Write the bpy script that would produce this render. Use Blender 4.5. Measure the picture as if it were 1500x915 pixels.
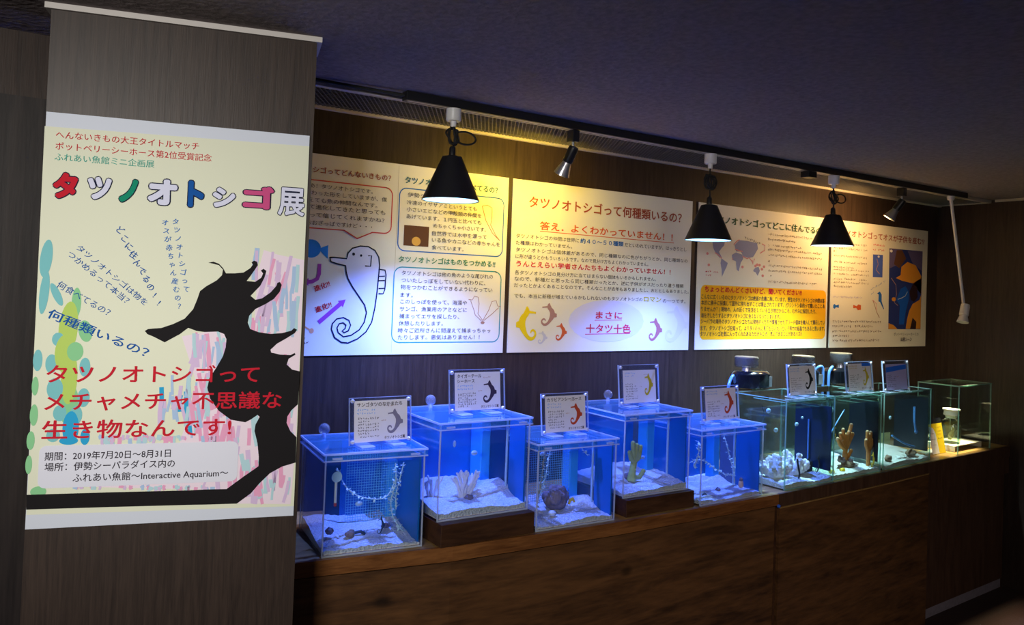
import bpy, math, random
from mathutils import Vector, Matrix
from mathutils.geometry import tessellate_polygon
for _o in list(bpy.data.objects): bpy.data.objects.remove(_o)
SC = bpy.context.scene
COL = SC.collection
rnd = random.Random(11)
PI = math.pi

# ------------------------------------------------------------------ camera, world, lights, exposure
def make_camera():
    yaw, pitch, roll = 0.570047, 0.024145, -0.036987
    cy, sy, cp, sp = math.cos(yaw), math.sin(yaw), math.cos(pitch), math.sin(pitch)
    fw = Vector((sy*cp, cy*cp, sp)); r0 = Vector((cy, -sy, 0)); up0 = r0.cross(fw)
    cr, sr = math.cos(roll), math.sin(roll)
    r = cr*r0 - sr*up0; u = sr*r0 + cr*up0
    cd = bpy.data.cameras.new('camera'); cam = bpy.data.objects.new('camera', cd); COL.objects.link(cam)
    cam.matrix_world = Matrix(((r.x, u.x, -fw.x, 0), (r.y, u.y, -fw.y, -2.75), (r.z, u.z, -fw.z, 1.638), (0, 0, 0, 1)))
    cd.sensor_width = 36; cd.lens = 27.81; cd.shift_x = 0.00999; cd.shift_y = -0.0426; cd.clip_start = 0.05
    SC.camera = cam
make_camera()
SC.view_settings.view_transform = 'Standard'; SC.view_settings.look = 'None'
SC.view_settings.gamma = 1.0; SC.view_settings.use_curve_mapping = False
SC.view_settings.exposure = 0.0
SC.cycles.use_denoising = True
SC.cycles.transparent_max_bounces = 48
SC.cycles.max_bounces = 10; SC.cycles.diffuse_bounces = 4; SC.cycles.glossy_bounces = 4
SC.cycles.caustics_reflective = False; SC.cycles.caustics_refractive = False
SC.cycles.sample_clamp_indirect = 6
W = bpy.data.worlds.new('world'); SC.world = W; W.use_nodes = True
W.node_tree.nodes['Background'].inputs[0].default_value = (0.62, 0.56, 0.60, 1)
W.node_tree.nodes['Background'].inputs[1].default_value = 0.055

def lamp(name, kind, loc, energy, color, target=None, **kw):
    d = bpy.data.lights.new(name, kind); d.energy = energy; d.color = color
    for k, v in kw.items(): setattr(d, k, v)
    o = bpy.data.objects.new(name, d); COL.objects.link(o); o.location = loc
    if target is not None:
        o.rotation_euler = (Vector(target) - Vector(loc)).to_track_quat('-Z', 'Y').to_euler()
    return o
# first the lit hall on the left, behind the photographer
lamp('ambient_area', 'AREA', (-1.25, -3.3, 2.15), 15.5, (1.0, 0.965, 0.90), (0.45, -0.6, 1.45), shape='RECTANGLE', size=0.7, size_y=0.5, spread=1.15)
lamp('ambient_area', 'AREA', (1.6, -3.9, 2.2), 7.0, (1.0, 0.84, 0.74), (3.4, -0.5, 0.35), shape='RECTANGLE', size=1.2, size_y=0.6, spread=1.3)  # added fill, aimed low right to lift the dark end of the counter
BLUE = (0.135, 0.235, 1.0); TEALW = (0.62, 0.92, 1.0); YELLOW = (1.0, 0.66, 0.05); AMBER = (1.0, 0.56, 0.19); WARM = (1.0, 0.72, 0.42)

# ------------------------------------------------------------------ materials
def lin(c):
    return tuple((x/12.92 if x <= .04045 else ((x+.055)/1.055)**2.4) for x in c)
def hexc(r, g, b): return lin((r/255, g/255, b/255))
MATS = {}
def nodes_of(name):
    m = bpy.data.materials.new(name); m.use_nodes = True; nt = m.node_tree
    return m, nt, nt.nodes['Principled BSDF'], nt.nodes['Material Output']
def plain(name, col, rough=0.5, metal=0.0, spec=0.5, noise=0.0, nscale=40, bump=0.0, emis=None, estr=0.0):
    if name in MATS: return MATS[name]
    m, nt, b, out = nodes_of(name)
    b.inputs['Base Color'].default_value = (*col, 1); b.inputs['Roughness'].default_value = rough
    b.inputs['Metallic'].default_value = metal; b.inputs['Specular IOR Level'].default_value = spec
    if noise or bump:
        tc = nt.nodes.new('ShaderNodeTexCoord'); n = nt.nodes.new('ShaderNodeTexNoise'); n.inputs['Scale'].default_value = nscale; n.inputs['Detail'].default_value = 5
        nt.links.new(tc.outputs['Object'], n.inputs['Vector'])
        if noise:
            mr = nt.nodes.new('ShaderNodeMapRange'); mr.inputs['To Min'].default_value = 1-noise; mr.inputs['To Max'].default_value = 1+noise
            mx = nt.nodes.new('ShaderNodeVectorMath'); mx.operation = 'SCALE'; mx.inputs[0].default_value = col
            nt.links.new(n.outputs['Fac'], mr.inputs['Value']); nt.links.new(mr.outputs[0], mx.inputs['Scale']); nt.links.new(mx.outputs[0], b.inputs['Base Color'])
        if bump:
            bp = nt.nodes.new('ShaderNodeBump'); bp.inputs['Strength'].default_value = bump; bp.inputs['Distance'].default_value = 0.01
            nt.links.new(n.outputs['Fac'], bp.inputs['Height']); nt.links.new(bp.outputs[0], b.inputs['Normal'])
    if emis:
        b.inputs['Emission Color'].default_value = (*emis, 1); b.inputs['Emission Strength'].default_value = estr
    MATS[name] = m; return m
def wood(name, dark, light, scale, rough=0.5, knots=0.0, bump=0.1, fine=1.0):
    m, nt, b, out = nodes_of(name); N = nt.nodes; L = nt.links
    tc = N.new('ShaderNodeTexCoord'); mp = N.new('ShaderNodeMapping'); mp.inputs['Scale'].default_value = scale
    L.new(tc.outputs['Object'], mp.inputs['Vector'])
    n1 = N.new('ShaderNodeTexNoise'); n1.inputs['Scale'].default_value = 1.0; n1.inputs['Detail'].default_value = 6; n1.inputs['Roughness'].default_value = 0.65; n1.inputs['Distortion'].default_value = 0.6
    L.new(mp.outputs[0], n1.inputs['Vector'])
    n2 = N.new('ShaderNodeTexNoise'); n2.inputs['Scale'].default_value = 5.0*fine; n2.inputs['Detail'].default_value = 3
    L.new(mp.outputs[0], n2.inputs['Vector'])
    ad = N.new('ShaderNodeMath'); ad.operation = 'MULTIPLY_ADD'; ad.inputs[1].default_value = 0.45
    L.new(n2.outputs['Fac'], ad.inputs[0]); L.new(n1.outputs['Fac'], ad.inputs[2])
    cr = N.new('ShaderNodeValToRGB'); cr.color_ramp.elements[0].position = 0.52; cr.color_ramp.elements[1].position = 0.92
    cr.color_ramp.elements[0].color = (*dark, 1); cr.color_ramp.elements[1].color = (*light, 1)
    L.new(ad.outputs[0], cr.inputs[0]); colout = cr.outputs[0]
    if knots:
        mp2 = N.new('ShaderNodeMapping'); mp2.inputs['Scale'].default_value = (2.6, 2.6, 4.2); mp2.inputs['Location'].default_value = (0.3, 0, 0.2)
        L.new(tc.outputs['Object'], mp2.inputs['Vector'])
        vo = N.new('ShaderNodeTexVoronoi'); vo.inputs['Scale'].default_value = 1.25; L.new(mp2.outputs[0], vo.inputs['Vector'])
        kr = N.new('ShaderNodeMapRange'); kr.interpolation_type = 'SMOOTHSTEP'; kr.inputs['From Min'].default_value = 0.03; kr.inputs['From Max'].default_value = 0.13; kr.inputs['To Min'].default_value = 1-knots; kr.inputs['To Max'].default_value = 1.0
        L.new(vo.outputs['Distance'], kr.inputs['Value'])
        sc = N.new('ShaderNodeVectorMath'); sc.operation = 'SCALE'; L.new(colout, sc.inputs[0]); L.new(kr.outputs[0], sc.inputs['Scale']); colout = sc.outputs[0]
    L.new(colout, b.inputs['Base Color']); b.inputs['Roughness'].default_value = rough; b.inputs['Specular IOR Level'].default_value = 0.35
    bp = N.new('ShaderNodeBump'); bp.inputs['Strength'].default_value = bump; bp.inputs['Distance'].default_value = 0.004
    L.new(ad.outputs[0], bp.inputs['Height']); L.new(bp.outputs[0], b.inputs['Normal'])
    MATS[name] = m; return m
def clear(name, tint=(1, 1, 1), ior=1.45, rough=0.02, diffuse=0.0, dcol=(1, 1, 1), gloss=1.0, transl=0.0):
    """thin clear sheet: see-through with Fresnel reflection and a little scattered light"""
    if name in MATS: return MATS[name]
    m, nt, b, out = nodes_of(name); N = nt.nodes; L = nt.links; N.remove(b)
    t = N.new('ShaderNodeBsdfTransparent'); t.inputs[0].default_value = (*tint, 1); last = t.outputs[0]
    if diffuse:
        d = N.new('ShaderNodeBsdfDiffuse'); d.inputs[0].default_value = (*dcol, 1); x = N.new('ShaderNodeMixShader'); x.inputs[0].default_value = diffuse
        L.new(last, x.inputs[1]); L.new(d.outputs[0], x.inputs[2]); last = x.outputs[0]
    if transl:
        d = N.new('ShaderNodeBsdfTranslucent'); d.inputs[0].default_value = (*dcol, 1); x = N.new('ShaderNodeMixShader'); x.inputs[0].default_value = transl
        L.new(last, x.inputs[1]); L.new(d.outputs[0], x.inputs[2]); last = x.outputs[0]
    g = N.new('ShaderNodeBsdfGlossy'); g.inputs['Roughness'].default_value = rough; g.inputs[0].default_value = (gloss, gloss, gloss, 1)
    f = N.new('ShaderNodeFresnel'); ge = N.new('ShaderNodeNewGeometry'); mr = N.new('ShaderNodeMapRange')
    mr.inputs['To Min'].default_value = ior; mr.inputs['To Max'].default_value = 1/ior  # the same reflection on both faces of the thin sheet
    L.new(ge.outputs['Backfacing'], mr.inputs['Value']); L.new(mr.outputs[0], f.inputs[0]); x = N.new('ShaderNodeMixShader')
    L.new(f.outputs[0], x.inputs[0]); L.new(last, x.inputs[1]); L.new(g.outputs[0], x.inputs[2]); L.new(x.outputs[0], out.inputs[0])
    MATS[name] = m; return m

wood('wall_wood', (0.022, 0.0135, 0.0108), (0.050, 0.032, 0.0245), (60, 60, 3.0), rough=0.45, bump=0.12)
wood('door_wood', (0.010, 0.007, 0.007), (0.030, 0.022, 0.020), (26, 26, 2.0), rough=0.5)
wood('counter_wood', (0.042, 0.018, 0.007), (0.140, 0.061, 0.021), (2.2, 9, 16), rough=0.5, knots=0.6)
wood('trim_wood', (0.10, 0.034, 0.010), (0.25, 0.10, 0.03), (3, 20, 30), rough=0.38)
wood('base_wood', (0.045, 0.021, 0.012), (0.085, 0.044, 0.026), (30, 30, 3), rough=0.5)
wood('riser_wood', (0.030, 0.012, 0.006), (0.075, 0.032, 0.014), (3, 20, 20), rough=0.45)
wood('top_wood', (0.20, 0.115, 0.035), (0.36, 0.22, 0.08), (3, 30, 20), rough=0.35)
plain('ceiling_paper', (0.215, 0.175, 0.178), rough=0.9, noise=0.45, nscale=55, bump=0.6)
plain('carpet', (0.020, 0.0045, 0.0045), rough=0.95, noise=0.6, nscale=90, bump=0.5)
plain('white_trim', (0.62, 0.58, 0.55), rough=0.5)
plain('vent_frame', (0.55, 0.50, 0.42), rough=0.5)
plain('vent_dark', (0.012, 0.012, 0.013), rough=0.8)
plain('vent_mesh', (0.20, 0.19, 0.17), rough=0.45, metal=0.3)
plain('grey_kick', (0.20, 0.18, 0.22), rough=0.7, noise=0.3)
plain('black_metal', (0.010, 0.010, 0.012), rough=0.42)
plain('black_plastic', (0.012, 0.012, 0.014), rough=0.35)
plain('black_gloss', (0.006, 0.007, 0.010), rough=0.12)
plain('shade_inner', (0.85, 0.88, 0.90), rough=0.4)
plain('white_plastic', (0.78, 0.77, 0.76), rough=0.35)
plain('silver', (0.62, 0.62, 0.65), rough=0.28, metal=0.85)
plain('cord_black', (0.008, 0.008, 0.008), rough=0.7)
plain('bulb_blue', (0.9, 0.95, 1), emis=(0.35, 0.70, 1.0), estr=40)
plain('bulb_white', (0.9, 0.95, 1), emis=(0.75, 0.95, 1.0), estr=30)
plain('bulb_yellow', (1, 0.9, 0.7), emis=YELLOW, estr=2.0)
plain('bulb_warm', (1, 0.9, 0.7), emis=WARM, estr=6)
plain('magnet', (0.80, 0.82, 0.88), rough=0.25, metal=0.4)
plain('sand', (0.80, 0.76, 0.78), rough=0.95, noise=0.55, nscale=150, bump=1.0)
plain('coral_white', (0.78, 0.74, 0.78), rough=0.8, noise=0.2, nscale=90)
plain('coral_orange', (0.66, 0.25, 0.05), rough=0.7, noise=0.3, nscale=60)
plain('coral_tip', (0.85, 0.50, 0.24), rough=0.7)
plain('coral_green', (0.42, 0.46, 0.10), rough=0.7, noise=0.3, nscale=60)
plain('rock', (0.22, 0.16, 0.19), rough=0.9, noise=0.8, nscale=28, bump=1.0)
plain('rock_brown', (0.24, 0.15, 0.11), rough=0.9, noise=0.7, nscale=40, bump=1.0)
plain('leaf', (0.66, 0.82, 0.74), rough=0.6)
plain('leaf_brown', (0.40, 0.36, 0.22), rough=0.7)
plain('seahorse_dark', (0.020, 0.022, 0.03), rough=0.6)
plain('seahorse_yellow', (0.80, 0.56, 0.03), rough=0.55)
plain('seahorse_pale', (0.75, 0.55, 0.28), rough=0.5)
plain('cup_clear', (0.45, 0.62, 0.80), rough=0.15)
plain('thermo_white', (0.75, 0.75, 0.78), rough=0.3)
plain('thermo_red', (0.55, 0.06, 0.03), rough=0.3)
plain('back_navy', (0.005, 0.018, 0.060), rough=0.4)
plain('back_blue', (0.008, 0.13, 0.46), rough=0.4)
plain('back_bright', (0.04, 0.36, 0.85), rough=0.4)
plain('back_black', (0.008, 0.012, 0.022), rough=0.3)
plain('back_slate', (0.10, 0.13, 0.24), rough=0.5)
plain('screen', (0.20, 0.55, 0.75), rough=0.5)
plain('hose_blue', (0.10, 0.25, 0.65), rough=0.3)
plain('paper_white', (0.74, 0.74, 0.78), rough=0.7)
plain('reflected_cream', (0.66, 0.58, 0.34), rough=0.7)
plain('cap_tan', (0.20, 0.14, 0.08), rough=0.6)
plain('ceramic', (0.80, 0.80, 0.80), rough=0.3)
plain('stopper', (0.82, 0.80, 0.72), rough=0.4)
plain('dot_blue', (0.03, 0.14, 0.75), rough=0.35)
clear('glass', (0.985, 0.99, 0.995), rough=0.01)
clear('glass_green', (0.93, 0.985, 0.965), rough=0.01)
clear('edge_glass', (0.55, 0.85, 0.78), rough=0.1, diffuse=0.30, dcol=(0.55, 0.85, 0.78))
clear('edge_acrylic', (0.75, 0.85, 1.0), rough=0.12, diffuse=0.42, dcol=(0.8, 0.88, 1.0), transl=0.2)
clear('acrylic', (0.88, 0.93, 1.0), rough=0.06, diffuse=0.12, dcol=(0.06, 0.46, 1.0))
clear('sign_acrylic', (0.88, 0.91, 0.97), rough=0.03, diffuse=0.015, dcol=(0.6, 0.7, 1))
clear('water_blue', (0.86, 0.93, 1.0), ior=1.33, rough=0.05, diffuse=0.03, dcol=(0.015, 0.40, 1.0), transl=0.05)  # blue surface scatter stands in for the lamplit glow inside the water
clear('water_teal', (0.93, 0.985, 0.98), ior=1.33, rough=0.05, diffuse=0.004, dcol=(0.3, 0.8, 0.85), transl=0.004)
clear('knob_clear', (0.80, 0.85, 0.95), ior=1.5, rough=0.03, diffuse=0.12, dcol=(0.7, 0.75, 0.9))
clear('liquid', (0.80, 0.86, 0.72), ior=1.2, rough=0.05, diffuse=0.10, dcol=(0.8, 0.8, 0.6))
clear('grey_tub', (0.55, 0.55, 0.60), rough=0.08, diffuse=0.08, dcol=(0.6, 0.6, 0.65))

INK = {'cream': (0.78, 0.80, 0.63), 'red': hexc(200, 26, 48), 'red2': hexc(205, 70, 72), 'red3': hexc(205, 50, 66), 'teal': hexc(70, 165, 150), 'lilac': hexc(220, 222, 245), 'green': hexc(10, 140, 110), 'blue': hexc(15, 85, 165), 'blue2': hexc(70, 120, 190),
 'pink': hexc(205, 80, 135), 'whiteblue': hexc(225, 226, 240), 'ink': hexc(52, 46, 56), 'ink2': hexc(120, 100, 85), 'black': hexc(22, 19, 22), 'aqua': hexc(125, 195, 200), 'mint': hexc(140, 205, 150), 'lime': hexc(185, 212, 105), 'azure': hexc(45, 165, 215),
 'spale': hexc(240, 222, 236), 'spink': hexc(234, 165, 200), 'sblue': hexc(172, 198, 232), 'smauve': hexc(216, 190, 226), 'saqua': hexc(182, 216, 226), 'seam': hexc(190, 180, 150), 'brownred': hexc(158, 72, 50), 'paper': (0.80, 0.78, 0.68), 'fish': hexc(40, 135, 225), 'magenta': hexc(165, 70, 175), 'orange2': hexc(225, 165, 120),
 'paleblue': hexc(222, 226, 250), 'navy': hexc(22, 28, 58), 'teal2': hexc(30, 95, 110), 'blue3': hexc(40, 105, 195), 'photobrown': hexc(95, 62, 45), 'tan': hexc(215, 165, 80), 'sketch': hexc(170, 130, 105), 'green2': hexc(60, 130, 95), 'teal3': hexc(50, 145, 155), 'orangered': hexc(215, 90, 40), 'yellow2': hexc(205, 190, 60), 'lavender': hexc(214, 214, 246),
 'yellow': hexc(232, 205, 20), 'mauvebrown': hexc(170, 130, 125), 'mauvebrown2': hexc(175, 105, 105), 'palegrey': hexc(200, 200, 210), 'rust': hexc(205, 95, 50), 'palelilac': hexc(222, 218, 232), 'dgreen': hexc(55, 92, 62), 'mapblue': hexc(150, 155, 190), 'mappink': hexc(225, 150, 150), 'orangebox': hexc(245, 178, 20), 'lav2': hexc(170, 165, 215),
 'photoblue': hexc(70, 95, 190), 'photonavy': hexc(38, 52, 120), 'photopurple': hexc(95, 85, 130), 'photogold': hexc(215, 145, 50), 'photodark': hexc(45, 25, 30), 'photoblue2': hexc(20, 85, 185), 'photowhite': hexc(235, 235, 240), 'greyhorse': hexc(125, 120, 140), 'darkhorse': hexc(60, 50, 70), 'blackhorse': hexc(20, 20, 25), 'brick': hexc(185, 70, 40), 'ochre': hexc(190, 170, 40), 'skyline': hexc(70, 150, 225), 'stickerblue': hexc(40, 110, 230), 'cardyellow': hexc(232, 200, 30)}
for k, c in INK.items(): plain('print_' + k, c, rough=0.75, spec=0.2)
plain('poster_paper', hexc(214, 220, 234), rough=0.6, spec=0.25)
plain('panel_paper', (0.80, 0.78, 0.68), rough=0.6, spec=0.25)
plain('card_paper', (0.72, 0.70, 0.74), rough=0.7, spec=0.2)

# ------------------------------------------------------------------ mesh builder
class MB:
    def __init__(s): s.v = []; s.f = []; s.m = []; s.s = []; s.names = []
    def mi(s, mat):
        if mat not in s.names: s.names.append(mat)
        return s.names.index(mat)
    def add(s, vs, fs, mat, smooth=False):
        o = len(s.v); i = s.mi(mat); s.v += [tuple(v) for v in vs]
        for f in fs: s.f.append([o+k for k in f]); s.m.append(i); s.s.append(smooth)
        return s
    def box(s, x0, y0, z0, x1, y1, z1, mat):
        v = [(x0, y0, z0), (x1, y0, z0), (x1, y1, z0), (x0, y1, z0), (x0, y0, z1), (x1, y0, z1), (x1, y1, z1), (x0, y1, z1)]
        return s.add(v, [(0, 3, 2, 1), (4, 5, 6, 7), (0, 1, 5, 4), (1, 2, 6, 5), (2, 3, 7, 6), (3, 0, 4, 7)], mat)
    def bar(s, a, b, w, h, mat):
        a, b = Vector(a), Vector(b); d = (b-a).normalized(); up = Vector((0, 0, 1)) if abs(d.z) < .95 else Vector((1, 0, 0))
        x = d.cross(up).normalized()*w/2; y = x.cross(d).normalized()*h/2
        v = [a-x-y, a+x-y, a+x+y, a-x+y, b-x-y, b+x-y, b+x+y, b-x+y]
        return s.add(v, [(0, 1, 2, 3), (7, 6, 5, 4), (0, 4, 5, 1), (1, 5, 6, 2), (2, 6, 7, 3), (3, 7, 4, 0)], mat)
    def tube(s, pts, rad, mat, n=10, cap=True):
        P = [Vector(p) for p in pts]; R = rad if isinstance(rad, (list, tuple)) else [rad]*len(P)
        vs = []; fs = []; ref = None
        for i, p in enumerate(P):
            d = (P[min(i+1, len(P)-1)] - P[max(i-1, 0)]).normalized()
            if ref is None: ref = Vector((0, 0, 1)) if abs(d.z) < .9 else Vector((1, 0, 0))
            x = (ref - d*ref.dot(d)).normalized(); ref = x; y = d.cross(x)
            for k in range(n):
                a = 2*PI*k/n; vs.append(p + (x*math.cos(a) + y*math.sin(a))*R[i])
        for i in range(len(P)-1):
            for k in range(n): fs.append((i*n+k, i*n+(k+1) % n, (i+1)*n+(k+1) % n, (i+1)*n+k))
        if cap: fs += [tuple(range(n))[::-1], tuple((len(P)-1)*n+k for k in range(n))]
        return s.add(vs, fs, mat, True)
    def lathe(s, prof, c, mat, n=24, axis=None, caps=True):
        """prof: (radius, height) pairs; axis: direction of the height"""
        c = Vector(c); q = Vector((0, 0, 1)).rotation_difference(Vector(axis).normalized()) if axis is not None else None
        vs = []; fs = []
        for r, h in prof:
            for k in range(n):
                a = 2*PI*k/n; p = Vector((r*math.cos(a), r*math.sin(a), h))
                vs.append(c + (q @ p if q else p))
        for i in range(len(prof)-1):
            for k in range(n): fs.append((i*n+k, i*n+(k+1) % n, (i+1)*n+(k+1) % n, (i+1)*n+k))
        if caps and prof[0][0] > 1e-6: fs.append(tuple(range(n))[::-1])
        if caps and prof[-1][0] > 1e-6: fs.append(tuple((len(prof)-1)*n+k for k in range(n)))
        return s.add(vs, fs, mat, True)
    def ball(s, c, r, mat, n=14, sq=(1, 1, 1), rough=0.0):
        vs = []; fs = []; m = n//2
        for i in range(m+1):
            t = PI*i/m
            for k in range(n):
                a = 2*PI*k/n; w = 1 + (rnd.uniform(-rough, rough) if 0 < i < m else 0)
                vs.append((c[0]+r*sq[0]*w*math.sin(t)*math.cos(a), c[1]+r*sq[1]*w*math.sin(t)*math.sin(a), c[2]+r*sq[2]*w*math.cos(t)))
        for i in range(m):
            for k in range(n): fs.append((i*n+k, i*n+(k+1) % n, (i+1)*n+(k+1) % n, (i+1)*n+k)[::-1])
        return s.add(vs, fs, mat, True)
    def prism(s, poly, z0, z1, mat):
        n = len(poly); v = [(x, y, z0) for x, y in poly] + [(x, y, z1) for x, y in poly]
        tri = tessellate_polygon([[Vector((x, y, 0)) for x, y in poly]])
        fs = [tuple(t) for t in tri] + [tuple(n+k for k in t)[::-1] for t in tri] + [(k, (k+1) % n, n+(k+1) % n, n+k) for k in range(n)]
        return s.add(v, fs, mat)
    def build(s, name, parent=None, loc=(0, 0, 0), bevel=0.0, rotz=0.0, fix=True):
        me = bpy.data.meshes.new(name); me.from_pydata(s.v, [], s.f)
        for nm in s.names: me.materials.append(MATS[nm])
        me.polygons.foreach_set('material_index', s.m); me.polygons.foreach_set('use_smooth', s.s); me.update()
        if fix:
            import bmesh
            bm = bmesh.new(); bm.from_mesh(me); bmesh.ops.recalc_face_normals(bm, faces=bm.faces); bm.to_mesh(me); bm.free()
        o = bpy.data.objects.new(name, me); COL.objects.link(o); o.location = loc; o.rotation_euler = (0, 0, rotz)
        if parent is not None: o.parent = parent
        if bevel:
            b = o.modifiers.new('bevel', 'BEVEL'); b.width = bevel; b.segments = 2; b.limit_method = 'ANGLE'
        if any(s.s):
            try: me.set_sharp_from_angle(angle=math.radians(42))
            except Exception: pass
        return o
def thing(name, label, cat, loc, rotz=0.0, group=None):
    o = bpy.data.objects.new(name, None); COL.objects.link(o); o.location = loc; o.rotation_euler = (0, 0, rotz); o.empty_display_size = 0.05
    o['label'] = label; o['category'] = cat
    if group: o['group'] = group
    return o
def tag(o, label, cat, group=None):
    o['label'] = label; o['category'] = cat
    if group: o['group'] = group
    return o
def struct(o): o['kind'] = 'structure'; return o

# ------------------------------------------------------------------ the room
ZC = 2.278; XR = 5.06
struct(MB().box(-3.2, -5.4, -0.05, XR+0.1, 0.1, 0.0, 'carpet').build('floor'))
struct(MB().box(-3.2, -5.4, ZC, XR+0.1, 0.1, ZC+0.06, 'ceiling_paper').build('ceiling'))
struct(MB().box(0.3, 0.0, 0.0, XR+0.1, 0.1, ZC, 'wall_wood').build('wall_back'))
struct(MB().box(XR, -5.4, 0.0, XR+0.1, 0.0, ZC, 'wall_wood').build('wall_right'))
w = MB().box(-3.2, -0.27, 0.0, 0.30, -0.17, ZC, 'wall_wood'); w.box(0.26, -0.17, 0.0, 0.36, 0.0, ZC, 'wall_wood'); struct(w.build('wall_left'))
struct(MB().box(-1.3, -0.295, 0.0, 0.27, -0.27, 2.10, 'door_wood').build('door_1'))
PYAW = -0.2558; PX, PY = 0.0875, -0.5765; PL = 0.622
struct(MB().box(0, 0, 0, PL, 0.13, ZC, 'wall_wood').build('wall_pillar', loc=(PX, PY, 0), rotz=PYAW))
t1 = MB(); t1.box(-0.012, -0.012, 0, PL+0.012, 0.0, 0.014, 'white_trim'); t1.box(-0.012, 0, 0, 0.0, 0.13, 0.014, 'white_trim'); t1.box(PL, 0, 0, PL+0.012, 0.13, 0.014, 'white_trim')
struct(t1.build('trim_1', loc=(PX, PY, ZC-0.0145), rotz=PYAW))
struct(MB().box(XR-0.012, -5.4, ZC-0.014, XR, -0.345, ZC, 'vent_frame').build('trim_2'))

# ventilation strip along the wall
vg = thing('ventilation_grille', 'long dark diamond-mesh ventilation strip between ceiling and wood wall above the posters', 'vent', (0.36, 0, ZC-0.001))
VL = XR-0.36-0.002
MB().box(0, -0.30, -0.003, VL, -0.002, 0.0, 'vent_dark').build('dark_void', vg)  # near-black sheet standing in for the dark of the void above the mesh
m = MB(); p = 0.017; n = int(VL/p)
for i in range(-12, n+1):
    for sgn in (1, -1):
        a = Vector((i*p, -0.285, -0.012)); b = Vector((i*p+0.27*0.62, -0.015, -0.012))
        if sgn < 0: a.y, b.y = b.y, a.y
        for P in (a, b): pass
        if b.x <= 0.01 or a.x >= VL-0.01: continue
        if a.x < 0: k = -a.x/(b.x-a.x); a = a + (b-a)*k
        if b.x > VL: k = (VL-a.x)/(b.x-a.x); b = a + (b-a)*k
        m.bar(a, b, 0.0030, 0.002, 'vent_mesh')
m.build('mesh', vg, fix=False)
m = MB(); m.box(0, -0.322, -0.018, VL, -0.296, 0.0, 'vent_frame'); m.build('front_frame', vg, bevel=0.002)
m = MB(); m.box(0, -0.024, -0.022, VL, -0.001, -0.002, 'vent_frame'); m.build('wall_frame', vg, bevel=0.002)
m = MB(); m.box(VL-0.02, -0.322, -0.018, VL, -0.024, -0.004, 'vent_frame'); m.build('end_frame', vg, bevel=0.002)

# ------------------------------------------------------------------ printing
SEAH = [(0.52, 0.02, .02), (0.50, 0.08, .075), (0.50, 0.17, .115), (0.58, 0.27, .10), (0.68, 0.38, .14), (0.71, 0.50, .155), (0.66, 0.62, .125), (0.58, 0.73, .09), (0.49, 0.83, .068), (0.36, 0.91, .058), (0.21, 0.92, .05), (0.10, 0.85, .045), (0.08, 0.76, .04), (0.16, 0.69, .035), (0.27, 0.70, .03), (0.30, 0.77, .025)]
def smoothpath(P, k=3):
    out = []
    for i in range(len(P)-1):
        p0, p1, p2, p3 = P[max(i-1, 0)], P[i], P[i+1], P[min(i+2, len(P)-1)]
        for j in range(k):
            t = j/k
            out.append(tuple(0.5*((2*b) + (-a+c)*t + (2*a-5*b+4*c-d)*t*t + (-a+3*b-3*c+d)*t**3) for a, b, c, d in zip(p0, p1, p2, p3)))
    return out + [P[-1]]
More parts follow.
